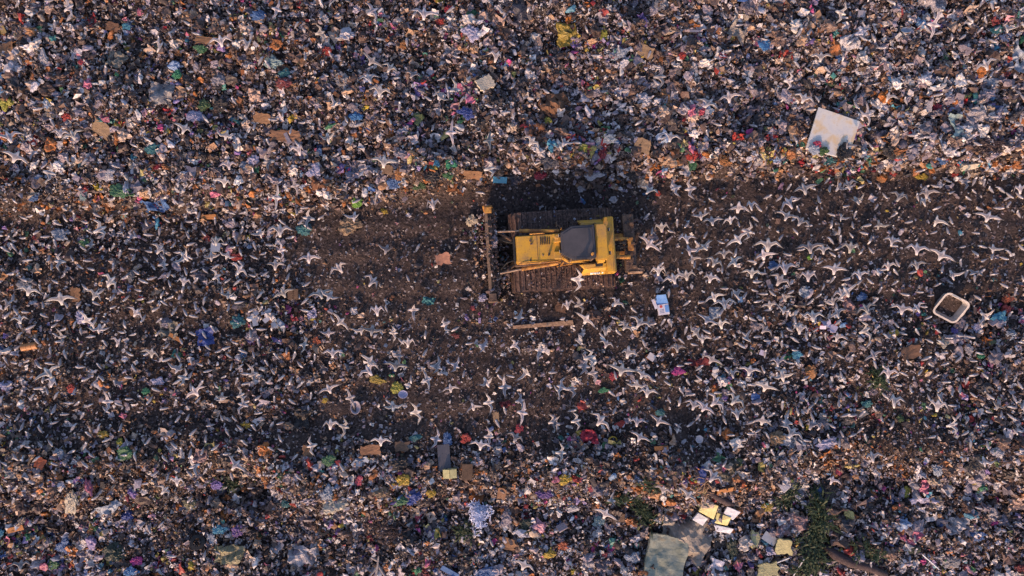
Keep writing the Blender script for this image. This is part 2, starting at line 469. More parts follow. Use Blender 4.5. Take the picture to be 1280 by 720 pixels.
def fill(n, kinds, size, sig, prob, lift, tilt, dull=0.0):
    x, y = scatter(n, prob); m = len(x)
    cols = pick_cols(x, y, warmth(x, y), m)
    if dull:
        soilc = np.array([.068, .050, .044]); q = rng.uniform(dull * .4, min(1, dull * 1.5), (m, 1)).clip(0, 1)
        cols = cols * (1 - q) + soilc * rng.uniform(.6, 2.2, (m, 1)) * q
    big = .75 + .6 * vnoise(x, y, 3.5, 51) + .2 * sstep(-5, 15, x) * sstep(3, 6, y)
    sc = np.minimum(size * np.exp(rng.normal(0, sig, m)) * big, size * 1.55)
    T = trash(x, y)
    z = height(x, y) + lift * T * rng.random(m) + .2 * sc
    rot = rotmats(m, tilt)
    names = list(kinds); p = np.array([kinds[k] for k in names]); which = rng.choice(len(names), m, p=p / p.sum()); var = rng.integers(0, 8, m)
    for ki, k in enumerate(names):
        for vi in range(8):
            s = (which == ki) & (var == vi)
            tv, tf = template(k, vi)
            pile.add(tv, tf, np.c_[x, y, z][s], rot[s], sc[s], cols[s])
pr = lambda x, y: trash(x, y)
fill(120000, dict(shard=5, strip=2, sheet=2), .095, .35, lambda x, y: .13 + .87 * trash(x, y), .16, .7, .5)
fill(80000, dict(sheet=5, chunk=1.0, box=.6, strip=1.2, shard=2.5), .155, .32, lambda x, y: trash(x, y) ** 1.4, .20, .7, .14)
fill(11000, dict(sheet=6, chunk=1.2, box=.25, shard=1), .27, .28, lambda x, y: trash(x, y) ** 2.2, .18, .6, .05)
def pale(n, size, prob):
    global pick_cols
    keep = pick_cols
    P = np.array([(.58, .54, .55), (.48, .46, .50), (.64, .60, .58), (.44, .40, .42), (.52, .43, .40), (.38, .36, .40)])
    pick_cols = lambda x, y, wm, m: P[rng.integers(0, len(P), m)] * rng.uniform(.6, 1.1, (m, 1))
    fill(n, dict(sheet=3, shard=3, strip=1.5), size, .32, prob, .22, .7, .0); pick_cols = keep
fill(6500, dict(crump=3, sheet=1), .36, .30, lambda x, y: trash(x, y) ** 3 * (.25 + .75 * sstep(.4, .7, vnoise(x, y, 2.4, 95))) * (.45 + .55 * sstep(-6, 6, x)), .20, .5, .05)
pale(7000, .25, lambda x, y: trash(x, y) ** 2 * sstep(.55, .8, vnoise(x, y, 1.5, 91)))
pale(30000, .105, lambda x, y: trash(x, y) ** 1.5 * (.25 + vnoise(x, y, 2.2, 81)))
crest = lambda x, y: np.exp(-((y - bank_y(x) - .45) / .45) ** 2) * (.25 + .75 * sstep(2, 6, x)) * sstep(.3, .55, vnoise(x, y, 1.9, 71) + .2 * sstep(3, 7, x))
fill(70000, dict(sheet=5, chunk=1.5, strip=.6, shard=1.5), .20, .35, crest, .30, .6, .0)  # larger crest litter, its warm tint partly standing in for sunlight
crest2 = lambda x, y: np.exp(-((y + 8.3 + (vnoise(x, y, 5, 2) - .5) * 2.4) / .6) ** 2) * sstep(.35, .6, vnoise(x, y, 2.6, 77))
fill(60000, dict(sheet=5, chunk=1.5, strip=.6, shard=1.5), .17, .35, crest2, .26, .6, .0)  # more pieces on the lower crest, coloured warm to read as sunlit
litter = link('litter', pile.mesh('litter', M_litter))
tag(litter, 'dense layer of small mixed rubbish scraps spread over the landfill soil', 'litter', kind='stuff')

# ------------------------------------------------------------------ the bulldozer (local +X is its front, +Y its sunlit side)
DZ_ROT = math.pi + R(3.5)
p0 = at(703, 312, 1.0)
dozer = empty('bulldozer', (p0.x, p0.y, 0), DZ_ROT)
tag(dozer, 'dusty yellow tracked bulldozer with slate grey cab roof, blade and rear ripper', 'bulldozer')
def track_path(hl=2.05, r=.5, zc=.54):
    pts = []; L = hl - r
    def arc(cx, a0, a1, k):
        return [(cx + r * math.cos(a0 + (a1 - a0) * i / k), zc + r * math.sin(a0 + (a1 - a0) * i / k)) for i in range(k)]
    top = [(L - 2 * L * i / 15, zc + r) for i in range(15)]
    bot = [(-L + 2 * L * i / 15, zc - r) for i in range(15)]
    return top + arc(-L, math.pi / 2, math.pi * 1.5, 8) + bot + arc(L, -math.pi / 2, math.pi / 2, 8)
for sgn in (1, -1):
    yc = 1.13 * sgn; hw = .475
    b = MB(); P = track_path(); n = len(P)
    for i in range(n):
        (x, z), (x2, z2) = P[i], P[(i + 1) % n]
        mx, mz = (x + x2) / 2, (z + z2) / 2; ln = math.hypot(x2 - x, z2 - z); an = math.atan2(z2 - z, x2 - x)
        M = Matrix.Translation((mx, yc, mz)) @ Matrix.Rotation(-an, 4, 'Y')
        b.box(-ln * .47, ln * .47, -hw, hw, -.03, .02, 0, M)
        b.box(ln * .20, ln * .34, -hw + .01, hw - .01, -.09, -.028, 0, M)       # grouser bar on the outside
    tr = b.build('track', M_track, dozer)
    b = MB(); b.box(-1.5, 1.5, yc - .20, yc + .20, .32, .74, .05); b.build('track_frame', M_mud, tr)
    b = MB(); b.rod((-1.55, yc - .12, .54), (-1.55, yc + .12, .54), .42, n=18); b.build('sprocket', M_mud, tr)
    b = MB(); b.rod((1.55, yc - .12, .54), (1.55, yc + .12, .54), .42, n=18); b.build('idler', M_mud, tr)
    for k in range(6):
        b = MB(); b.rod((-1.0 + k * .4, yc - .24, .22), (-1.0 + k * .4, yc + .24, .22), .13, n=12); b.build('roller', M_mud, tr)
b = MB(); b.box(-1.9, 1.95, -.6, .6, .45, 1.12, .04); b.build('chassis', M_mud, dozer)
# engine hood with its panels
b = MB(); b.prism_xz([(.16, 1.1), (1.90, 1.1), (1.90, 1.93), (1.84, 2.0), (.16, 2.06)], -.52, .52, .035); hood = b.build('hood', M_yellow, dozer)
b = MB(); b.box(.10, .42, -.50, -.16, 2.05, 2.20, .04); b.box(.10, .42, .18, .50, 2.05, 2.15, .04); b.build('hood_box', M_yellow, dozer)
b = MB(); b.rod((.30, -.33, 2.18), (.30, -.33, 2.5), .06, n=12); b.rod((.30, -.33, 2.5), (.30, -.33, 2.62), .10, .07, n=14); b.build('precleaner', M_yellow, dozer)
b = MB(); b.rod((.62, .30, 2.02), (.62, .30, 2.42), .045, n=12); b.build('exhaust_pipe', M_black, dozer)
b = MB(); b.box(1.903, 1.98, -.50, .50, 1.05, 1.96, .02)
for k in range(7): b.box(1.982, 2.0, -.44, .44, 1.14 + k * .11, 1.18 + k * .11)
b.build('radiator_grille', M_black, dozer)
for s in (1, -1):
    b = MB(); b.box(.3, 1.75, s * .522 - .005 * (s < 0), s * .522 + .012 * s, 1.2, 1.8, 0); b.build('engine_side_panel', M_mud, hood)
b = MB(); b.tube([(.75, -.56, 2.03), (.80, -.56, 2.10), (1.25, -.56, 2.10), (1.30, -.56, 2.03)], .028); b.build('hood_handle', M_rust, dozer)
b = MB(); b.tube([(.25, .57, 2.0), (.30, .57, 2.06), (1.6, .58, 2.04), (1.8, .58, 1.95)], .03); b.build('hood_rail', M_rust, dozer)
for k in range(1):
    b = MB(); b.rod((1.3, -.30, 2.0), (1.3, -.30, 2.075), .05, n=10); b.build('filler_cap', M_mud, hood)
b = MB(); b.tube([(1.05, -.5, 2.035), (1.05, .5, 2.035)], .008, 5); b.build('panel_seam', M_mud, hood)
# cab
cabp = [(-1.02, -.58), (-.18, -.58), (.14, -.34), (.14, .34), (-.18, .58), (-1.02, .58)]
b = MB(); b.prism(cabp, 1.1, 1.75, .02); cab = b.build('cab', M_yellow, dozer)
b = MB(); b.prism([(x * .985 - .006, y * .97) for x, y in cabp], 1.75, 2.88); b.build('window', M_glass, cab)
b = MB()
for x, y in cabp: b.box(x - .035, x + .035, y - .035, y + .035, 1.75, 2.885, .008)
b.build('cab_post', M_mud, cab)
roofp = [(-1.10, -.64), (-.22, -.64), (.20, -.40), (.20, .40), (-.22, .64), (-1.10, .64)]
b = MB(); b.prism(roofp, 2.88, 3.06, .035); roof = b.build('cab_roof', M_roof, dozer)
b = MB(); b.prism([(x * .86 - .06, y * .84) for x, y in roofp], 3.055, 3.085, .012); b.build('roof_panel', M_roof, roof)
for y in (-.30, .30):
    b = MB(); b.box(.203, .26, y - .06, y + .06, 2.92, 3.02, .01); hl = b.build('headlight', M_black, dozer)
    b = MB(); b.box(.261, .268, y - .05, y + .05, 2.93, 3.01); b.build('lens', M_lens, hl)
b = MB(); b.prism([(-1.60, -.58), (-1.50, -.69), (-1.15, -.69), (-1.13, -.64), (-1.13, .66), (-1.15, .72), (-1.50, .72), (-1.60, .60)], 2.45, 2.95, .05); b.build('rollover_canopy', M_yellow, dozer)
for s in (1, -1):
    b = MB(); b.box(-1.5, -1.25, s * .66 - .07, s * .66 + .07, 1.72, 2.46, .015); b.build('canopy_post', M_yellow, dozer)
# fenders with sloped outer faces, rear tank
for s in (1, -1):
    b = MB()
    pts = [(-1.62, .72 * s, 1.16), (-.86, .72 * s, 1.16), (-.62, 1.12 * s, 1.16), (-1.62, 1.12 * s, 1.16),
           (-1.62, .72 * s, 1.80), (-.55, .72 * s, 1.66), (-.78, .92 * s, 1.66), (-1.62, .92 * s, 1.80)]
    b.hull8(pts, .025); fn = b.build('fender', M_yellow, dozer)
    b = MB(); b.box(-1.47, -1.19, s * .76 - .09, s * .76 + .09, 1.78, 1.90, .02); b.build('tank_filler', M_black, dozer)
b = MB(); b.prism_xz([(-2.02, 1.0), (-1.625, 1.0), (-1.625, 1.82), (-1.92, 1.86), (-2.02, 1.78)], -1.10, 1.10, .03); tank = b.build('rear_tank', M_yellow, dozer)
b = MB(); b.box(-2.05, -2.022, -.75, .75, 1.15, 1.62, .01); b.build('rear_grille', M_black, tank)
# indistinct white lettering on the sunlit fender: worn blocks
b = MB()
sl = Vector((0, .20, -.55)).normalized()
for k, (x0, wd, hh) in enumerate([(-1.02, .055, .12), (-1.09, .03, .12), (-1.15, .05, .09), (-1.22, .045, .14), (-1.28, .04, .12), (-1.345, .05, .14), (-1.47, .06, .08)]):
    zt, zb = 1.42, 1.42 - hh
    yt, yb = .92 + .2 * (1.75 - zt) / .6, .92 + .2 * (1.75 - zb) / .6
    b.hull8([(x0 - wd, yb, zb), (x0, yb, zb), (x0, yb + .03, zb), (x0 - wd, yb + .03, zb), (x0 - wd, yt, zt), (x0, yt, zt), (x0, yt + .03, zt), (x0 - wd, yt + .03, zt)])
b.build('lettering', M_letter, dozer)
for s in (1, -1):
    b = MB(); b.tube([(.1, .66 * s, 1.5), (.1, .66 * s, 2.5)], .02); b.tube([(-.3, .66 * s, 1.62), (.1, .70 * s, 1.62), (.3, .72 * s, 1.4)], .022); b.build('grab_rail', M_rust, dozer)
    # lift cylinder from beside the hood down to the back of the blade
    b = MB(); b.rod((.15, .62 * s, 1.98), (1.7, .76 * s, 1.72), .075, n=12); cy = b.build('lift_cylinder', M_rust, dozer)
    b = MB(); b.rod((1.7, .76 * s, 1.72), (2.55, .84 * s, 1.30), .04, n=10); b.build('cylinder_rod', M_chrome, cy)
    b = MB(); b.box(1.3, 2.72, s * .60 - .11, s * .60 + .11, .40, .66, .03); b.build('push_arm', M_mud, dozer)
    b = MB(); b.rod((1.9, .45 * s, .75), (2.70, .95 * s, .95), .06, n=10); b.build('angle_cylinder', M_mud, dozer)
# blade: curved mouldboard, stiffeners behind, orange end plates
prof = [(2.98, 1.36), (2.86, 1.14), (2.80, .86), (2.80, .55), (2.88, .28), (3.00, .06)]
poly = prof + [(x - .07, z) for x, z in prof[::-1]]
b = MB(); b.prism_xz(poly, -1.84, 1.88, 0); blade = b.build('blade', M_mud, dozer)
b = MB(); b.box(2.93, 3.05, -1.845, 1.885, 1.362, 1.42, .012); b.build('top_rail', node_mat('worn_edge', two((.13, .085, .055), (.24, .16, .10), 5, .7)), blade)
b = MB(); b.box(2.96, 3.07, -1.86, 1.90, -.02, .062, 0); b.build('cutting_edge', M_track, blade)
b = MB()
for y in (-1.5, -.75, .75, 1.5): b.prism_xz([(2.76, .15), (2.76, 1.2), (2.62, .95), (2.62, .35)], y - .05, y + .05)
b.box(2.66, 2.755, -1.8, 1.84, .98, 1.10, .02); b.build('stiffener', M_mud, blade)
for s, mm in ((-1, M_rust), (1, M_mud)):
    y = (-1.843 if s < 0 else 1.883)
    b = MB(); b.prism_xz([(2.66, .1), (3.10, .02), (3.12, 1.30), (3.05, 1.46), (2.74, 1.40)], y, y + .06 * s); b.box(2.76, 3.04, y - .25 * s if s > 0 else y + .003, y - .003 if s > 0 else y + .25, 1.424, 1.47, .01); b.build('end_plate', mm, blade)
# mud clods and rubbish caught on the tracks and behind the blade
cl = Pile()
for (x0, x1, y0, y1, z, n, d) in ((-1.5, 1.6, .68, 1.58, 1.06, 420, 1), (-1.5, 1.6, -1.58, -.68, 1.06, 300, 1), (2.62, 2.92, -1.7, 1.75, 1.16, 320, 1), (2.2, 2.6, -1.2, 1.2, .30, 160, 0), (2.78, 3.06, -1.75, 1.8, 1.40, 90, 1), (3.1, 3.6, -1.8, 1.8, .10, 260, 0), (2.2, 2.7, .2, 1.5, .9, 60, 0), (-2.9, -2.5, -1.1, .95, 1.06, 70, 1), (-.4, 1.7, -.45, .45, 2.045, 10, 1)):
    xx = rng.uniform(x0, x1, n); yy = rng.uniform(y0, y1, n); cc = pick_cols(xx, yy, np.full(n, .2), n); q = rng.random((n, 1)) < (.88 if d else .5)
    cc = np.where(q, np.array([.075, .050, .043]) * rng.uniform(.5, 2.2, (n, 1)), cc); vv = rng.integers(0, 8, n)
    for vi in range(8):
        m_ = vv == vi; tv, tf = template('chunk' if vi % 2 else 'shard', vi)
        cl.add(tv, tf, np.c_[xx, yy, np.full(n, z)][m_], rotmats(m_.sum(), .5), rng.uniform(.05, .17, m_.sum()) * (.6 if n == 10 else 1), cc[m_])
o = link('mud_clods', cl.mesh('mud_clods', M_litter), None, dozer); o['kind'] = 'stuff'
for y in (-.45, .45):
    b = MB(); b.box(-1.68, -1.605, y - .07, y + .07, 2.72, 2.84, .015); q = b.build('work_light', M_black, dozer)
    b = MB(); b.box(-1.69, -1.682, y - .055, y + .055, 2.735, 2.825); b.build('lens', M_lens, q)
for s in (1, -1):
    b = MB(); b.tube([(.12, .62 * s, 2.75), (.30, .80 * s, 2.72)], .016, 6); b.box(.28, .31, s * .80 - .09, s * .80 + .09, 2.50, 2.78, .01); b.build('mirror', M_black, dozer)
b = MB(); b.rod((-.95, .48, 3.06), (-.95, .48, 3.20), .06, .05, n=12); b.build('beacon', M_rust, roof)
b = MB(); b.tube([(-.95, -.5, 3.06), (-.98, -.5, 3.5)], .01, 5); b.build('antenna', M_black, roof)
b = MB()
for k in range(6): b.box(.55 + k * .07, .585 + k * .07, -.40, -.12, 2.045, 2.062)
b.build('hood_vent', M_black, hood)
for y in (-.30, .34):
    b = MB(); b.tube([(1.9, y, 1.5), (2.25, y * 1.3, 1.45), (2.55, y * 2.0, 1.1)], .028, 6); b.build('hose', M_black, dozer)
# ripper
rip = MB(); rip.box(-2.95, -2.50, -1.28, 1.06, .72, 1.06, .03); beam = rip.build('ripper_beam', M_mud, dozer)
for y in (-.42, .30):
    b = MB(); b.box(-2.55, -2.03, y - .10, y + .10, .78, .96, .02); b.build('ripper_link', M_rust, dozer)
    b = MB(); b.rod((-2.03, y + .18, 1.55), (-2.66, y + .18, 1.14), .085, n=12); b.build('ripper_cylinder', M_rust, dozer)
b = MB(); b.tube([(-2.03, -.1, 1.4), (-2.3, -.06, 1.55), (-2.6, -.2, 1.2)], .035); b.tube([(-2.03, .1, 1.35), (-2.35, .12, 1.5), (-2.6, .05, 1.2)], .035); b.build('hose', M_black, dozer)
for y in (-.85, -.05, .88):
    b = MB(); b.prism_xz([(-2.98, .1), (-2.86, .08), (-2.74, 1.25), (-2.90, 1.28), (-3.0, .6)], y - .05, y + .05, .012); b.build('ripper_shank', M_mud, dozer)
b = MB(); b.box(-3.16, -2.60, 1.063, 1.14, .80, 1.10, .012); b.build('beam_end', M_wood, beam)
b = MB(); b.box(-2.85, -2.62, -.30, .22, 1.063, 1.22, .02); b.build('beam_bracket', M_rust, beam)

# ------------------------------------------------------------------ single pieces of rubbish one can point at: photo x, y, width, height, turn, kind, colour
ITEMS = """
65 14 13 10 10 bag peach
7 38 16 12 80 panel olive
15 64 24 17 -15 card orange_brown
38 40 13 13 20 bag pale_lilac
162 35 11 9 0 bag cyan
145 37 14 11 10 card rust_brown
87 148 11 9 0 bag red
132 164 24 17 35 card tan_brown
205 118 28 31 0 sheet grey
247 148 19 15 0 bag lavender
257 134 13 12 0 bag moss_green
278 133 17 13 0 bag black
275 104 15 13 0 bag pale_grey
11 130 15 14 0 bag lime_yellow
3 98 9 11 0 bag bright_blue
107 80 10 8 0 bag crimson
255 63 13 10 0 bag green
260 54 27 10 5 card orange_brown
150 78 24 20 0 sheet olive_grey
178 18 8 8 0 bag pink
224 96 11 10 0 bag emerald
58 75 9 15 0 bag white
326 22 15 12 0 bag blue
322 122 20 17 10 sheet peach
356 107 16 13 0 bag maroon
408 67 15 11 0 bag red
345 82 19 16 0 bag pale_teal
358 94 12 9 0 bag teal
368 150 12 8 20 sheet yellow
330 150 24 13 10 card orange_brown
362 172 42 13 3 card rust_brown
447 147 15 11 0 bag bright_blue
445 157 14 8 0 bag white
551 30 10 8 0 bag red
560 15 8 9 0 bag crimson
582 142 17 13 0 bag royal_blue
607 108 20 16 30 foamblock cream
565 66 23 14 0 sheet pale_grey
588 42 18 17 0 bag lavender
614 28 32 11 5 sheet peach
632 3 20 15 0 bag navy
430 103 17 14 0 bag grey
505 58 9 10 0 bag orange
650 10 18 34 5 tarp navy
710 46 26 31 10 tarp mustard
754 46 9 15 0 bag lime_yellow
825 8 15 18 0 bag grey
839 7 10 9 0 bag orange
920 37 19 34 -10 sheet dirty_cream
957 58 18 13 0 bag bright_blue
867 29 11 8 0 bag orange
863 42 28 3 -3 plank pink_white
805 67 22 15 20 card tan_brown
851 71 9 8 0 bag red
901 72 9 7 0 bag crimson
894 88 6 10 0 bag red
804 130 16 15 0 bag white
818 108 11 8 20 bag white
876 143 9 9 0 ball pink_red
684 152 9 8 0 bag lime_yellow
920 173 15 10 0 cloth red
936 168 8 9 0 bag magenta
865 89 12 8 10 sheet pale_grey
775 70 19 13 20 bag pale_blue
672 57 8 17 0 bag peach
745 118 13 10 0 bag pale_lilac
692 134 34 26 0 cloth rust_brown
672 162 26 17 0 cloth rust
980 71 17 11 3 sheet red
1047 74 11 9 10 bag blue
1110 100 9 7 0 bag bright_blue
1219 100 8 9 0 bag royal_blue
1271 76 20 33 -5 sheet pale_blue
1192 161 12 36 5 tarp pale_teal
1215 150 26 28 20 sheet pale_grey
1168 136 10 10 0 bag crimson
1129 41 15 9 5 bowl pale_blue
1073 21 9 9 10 panel pale_grey
1060 55 26 19 15 sheet white
1240 31 12 8 0 cloth maroon
1243 39 14 9 0 bag teal
1235 105 21 12 0 bag pale_blue
1157 8 40 20 0 sheet pale_grey
1154 135 9 14 0 foamblock pale_grey
155 241 29 13 -5 bag green
200 256 31 14 15 cloth blue
45 249 13 9 0 bag blue
80 293 17 14 0 bag pale_blue
107 304 12 9 0 bag green
272 310 13 12 3 panel pale_blue
82 199 13 12 0 bag pink_white
136 221 15 11 0 bag white
182 240 17 15 0 sheet white
195 187 16 12 0 bag teal
5 219 14 12 0 cloth rust
265 272 21 7 -3 card orange
108 245 8 11 0 bag pale_teal
166 345 9 13 0 ball grey
297 322 12 9 0 bag red
319 203 12 12 0 bag lavender
306 209 10 12 0 bag pale_blue
35 355 15 13 0 bag grey
565 206 14 12 8 sheet emerald
561 221 11 9 0 bag green
625 226 19 9 4 panel cyan
524 234 14 9 0 bag moss_green
494 230 14 12 0 bag blue
448 253 11 15 0 bag lime_green
382 287 17 12 5 bag teal
554 324 19 16 -8 card salmon
437 283 25 18 0 bag tan_brown
589 277 12 13 0 ball cream
480 265 11 6 0 bag yellow
486 214 17 12 5 card brown
500 218 9 14 0 bag orange
505 195 18 13 0 bag pale_lilac
393 215 15 15 0 bag lavender
403 232 24 16 0 cloth rust
590 220 24 13 10 card orange_brown
540 220 20 16 0 bag black
675 220 14 12 0 bag crimson
727 186 15 9 10 bag lime_yellow
802 184 20 17 15 card tan_brown
864 205 10 14 -20 bag green
860 197 8 8 0 bag red
848 212 25 18 -10 cloth white
822 243 6 6 0 ball red
787 217 13 18 0 bag black
767 251 9 7 0 ball white
725 236 8 7 0 ball white
905 203 14 13 0 bag orange
778 215 14 15 0 cloth white
685 203 18 16 0 bag slate
646 225 16 14 0 bag navy
740 220 21 9 5 bag white
1033 202 16 13 0 bag teal
1120 197 15 13 0 bag pale_blue
1112 190 22 16 0 bag black
988 196 11 11 0 bag tan_brown
1115 217 9 9 0 bag red
1191 218 8 8 0 ball red
1100 224 12 8 0 bag orange
1175 202 13 10 0 bag blue
1149 221 14 9 0 bag yellow
1276 212 13 14 20 card orange_brown
1205 208 20 9 5 foamblock cream
1245 210 7 7 0 ball orange
966 332 11 9 0 bag blue
1011 322 6 6 0 ball lime_green
98 369 14 18 0 card orange_brown
42 433 21 10 10 can orange
105 398 15 14 0 ball lavender
260 420 23 21 15 tarp royal_blue
298 402 15 14 0 bag teal
214 413 25 21 0 sheet olive_grey
209 404 16 11 0 bag pale_lilac
222 422 18 5 -30 plank orange
184 489 8 7 0 bag emerald
200 477 14 8 -5 bag lavender
308 530 9 7 0 bag yellow
302 381 15 9 20 bag navy
2 437 10 14 0 bag blue
316 420 13 14 0 bag pale_lilac
12 483 15 10 0 bag lavender
91 484 9 9 0 bag red
370 368 14 14 0 box brown
328 396 34 17 5 papers white
350 405 24 12 -5 papers pale_blue
392 393 11 13 20 sheet lavender
398 427 8 9 0 bag orange_red
444 389 9 9 20 sheet white
536 376 18 10 0 cloth teal
604 372 9 9 0 ball lavender
474 476 16 10 0 bag mustard
496 485 13 12 0 bag lime_yellow
504 493 13 11 0 bowl lavender
446 509 14 18 0 bowl pale_lilac
408 500 7 5 0 bag yellow
380 522 22 25 0 tarp black
569 419 8 6 0 bag maroon
632 505 16 7 5 cloth maroon
620 520 8 13 5 foamblock tan_brown
701 385 15 12 10 card rust_brown
845 464 13 10 0 bag magenta
766 470 9 10 0 bag crimson
813 446 10 9 35 panel white
753 488 11 6 0 bag emerald
872 453 25 8 3 cloth maroon
825 515 10 8 0 bag teal
951 441 9 7 20 panel lavender
893 392 13 15 10 sheet pale_blue
776 529 10 7 0 bag red
650 535 9 9 0 bag crimson
1134 440 26 16 -15 card rust_brown
1115 417 12 9 20 bag yellow
1247 399 18 15 0 bag cyan
1256 374 12 10 0 bag orange_red
1219 409 9 12 0 bag lavender
1190 414 9 8 0 bag violet
1178 428 14 10 0 bag cream
1058 379 15 20 20 cloth dusty_pink
1032 408 20 15 10 papers lavender
1260 418 10 10 0 ball pale_blue
1076 371 13 9 0 bag blue
1137 427 8 7 0 bag red
993 442 11 9 0 bag cyan
1003 365 12 13 20 sheet pale_blue
1208 437 8 13 10 bag pale_grey
1223 445 8 7 0 bag emerald
1082 504 12 8 0 bag teal
1123 523 9 8 0 bag moss_green
159 567 19 15 0 bag green
56 578 15 13 20 card orange_red
131 542 12 8 0 bag mustard
153 553 7 8 0 bag lime_yellow
76 564 10 10 0 ball pale_blue
93 625 15 28 -10 bag cream
163 643 13 12 20 bag royal_blue
138 634 36 10 28 sheet pale_blue
254 568 15 18 0 sheet dusty_pink
240 630 17 11 -30 bag pale_olive
25 659 23 7 15 plank orange
4 665 11 12 0 bag cyan
84 681 17 16 0 bag blue
113 690 25 18 15 sheet pale_lilac
69 702 13 11 0 bag green
174 699 13 10 0 bag magenta
165 713 15 10 0 bag bright_blue
279 661 15 11 0 bag cyan
267 671 10 14 20 bag pale_blue
148 690 26 20 0 bag dark_green
250 676 20 20 0 tyre black
19 589 19 19 0 sheet grey
287 692 34 20 0 tarp pale_olive
272 602 14 12 0 bag violet
299 663 12 14 0 bag purple
387 563 13 15 0 card orange_brown
411 575 15 10 -15 bag green
464 561 25 13 -5 card rust_brown
503 557 17 12 0 card brown
456 575 34 9 8 papers pale_blue
500 578 20 14 0 bag black
449 600 8 10 0 bag pink_red
505 598 15 13 0 bag yellow
540 615 11 9 0 bag yellow
501 625 19 10 15 bag green
517 621 19 16 15 bag royal_blue
563 590 18 12 3 box pale_yellow
584 588 14 21 0 box brown
556 571 15 32 -5 panel slate
560 550 11 14 0 bag blue
582 548 11 10 0 bag red
519 547 14 7 0 bag teal
420 628 29 19 0 bag cream
410 616 13 15 0 bag pale_blue
524 644 7 11 0 bag pink_red
384 694 35 26 10 sheet white
359 629 11 8 0 bag teal
370 628 10 8 0 bag red
440 693 13 12 0 bag navy
563 712 26 7 -32 plank blue
607 715 26 12 0 bag blue
633 677 25 16 0 card orange_brown
522 711 8 8 0 bag emerald
628 615 11 18 10 card rust_brown
333 597 8 7 0 ball orange
406 661 14 14 0 tyre black
479 615 16 10 0 bag tan_brown
632 645 12 16 5 bag pale_lilac
657 658 17 17 0 bag dark_green
705 599 14 10 10 bag yellow
694 599 8 7 0 bag pink
740 607 9 12 0 bag crimson
736 545 20 15 0 cloth crimson
765 549 12 10 0 ring yellow
755 556 9 9 0 bag green
825 559 18 5 4 plank orange
873 548 10 11 0 bowl white
875 593 11 17 10 bag royal_blue
847 587 13 12 0 bag navy
904 611 23 7 3 plank orange
925 604 11 8 0 bag orange_red
907 587 22 28 -15 tarp dark_olive
680 615 20 10 0 bag purple
714 634 13 8 0 bag white
773 645 15 12 0 card brown
749 650 13 10 0 bag pale_teal
735 697 13 19 0 sheet pale_grey
791 696 17 13 0 bag pale_blue
870 699 18 11 0 bag pale_lilac
939 672 11 19 -10 foamblock pale_yellow
957 632 14 12 0 bag mustard
898 672 21 18 0 bag black
915 686 14 28 0 bag dark_green
704 680 15 9 0 bag orange_red
687 691 14 9 0 bag yellow
956 710 28 17 5 foamblock pale_yellow
959 671 20 12 35 panel pale_blue
960 686 11 10 0 sheet lavender
977 680 20 20 0 foamblock pale_yellow
1041 655 19 46 3 cloth earth_brown
1152 607 11 15 -10 sheet pink
1131 613 8 11 0 bag lime_yellow
1168 585 14 13 0 ball pale_blue
1020 614 10 9 0 bag blue
1034 608 17 24 0 bag black
1045 587 9 10 0 bag pink_red
1215 604 27 23 0 sheet pale_lilac
1266 628 23 18 0 tarp peach
1218 668 17 10 0 bag blue
1134 675 14 9 5 bag pink
1138 686 18 9 0 bag dark_green
1271 708 13 10 0 bag maroon
1187 660 18 12 0 sheet pale_grey
996 617 11 11 0 ball pale_blue
1213 578 21 17 0 bag black
1145 660 13 20 0 bag pale_lilac
1195 650 26 16 5 sheet white
985 650 36 22 10 sheet dusty_pink
1030 555 22 12 5 bag lavender
967 548 18 17 0 bag tan_brown
988 550 30 12 -10 sheet pale_blue
617 304 10 13 -10 ball pale_lilac
1245 565 14 12 5 bag white
1232 640 20 18 0 sheet pale_grey
1185 700 20 14 0 bag grey
910 590 12 8 0 bag pale_grey
1140 612 12 26 5 sheet pale_grey
1148 626 30 10 4 sheet lavender
1166 625 22 14 10 tarp khaki
"""
CN = dict(peach=(.55, .38, .30), olive=(.17, .13, .045), orange_brown=(.22, .115, .055), pale_lilac=(.30, .27, .32), cyan=(.05, .28, .42), rust_brown=(.17, .085, .045),
  red=(.42, .04, .03), tan_brown=(.25, .17, .10), lavender=(.44, .43, .60), moss_green=(.05, .11, .035), black=(.014, .014, .017), pale_grey=(.33, .31, .34), lime_yellow=(.36, .36, .05),
  bright_blue=(.03, .19, .46), crimson=(.34, .02, .05), green=(.03, .15, .06), olive_grey=(.20, .19, .16), pink=(.55, .17, .26), emerald=(.03, .25, .12), white=(.52, .50, .53),
  blue=(.05, .14, .34), maroon=(.17, .02, .028), pale_teal=(.27, .39, .39), teal=(.03, .18, .20), yellow=(.50, .34, .03), royal_blue=(.03, .07, .30), cream=(.55, .49, .38),
  navy=(.018, .025, .05), grey=(.24, .24, .26), orange=(.40, .17, .05), mustard=(.33, .24, .03), pink_white=(.56, .44, .44), pale_blue=(.30, .35, .43), magenta=(.48, .04, .26),
  pink_red=(.50, .07, .13), rust=(.15, .062, .030), salmon=(.46, .22, .14), slate=(.075, .08, .10), lime_green=(.15, .36, .04), brown=(.13, .08, .05), orange_red=(.48, .11, .04),
  violet=(.13, .10, .36), dusty_pink=(.32, .20, .20), purple=(.17, .09, .30), pale_olive=(.24, .22, .12), dark_green=(.018, .04, .022), khaki=(.27, .22, .17), dirty_cream=(.33, .29, .25), earth_brown=(.105, .07, .06), dark_olive=(.035, .032, .022),
  pale_yellow=(.52, .48, .24))
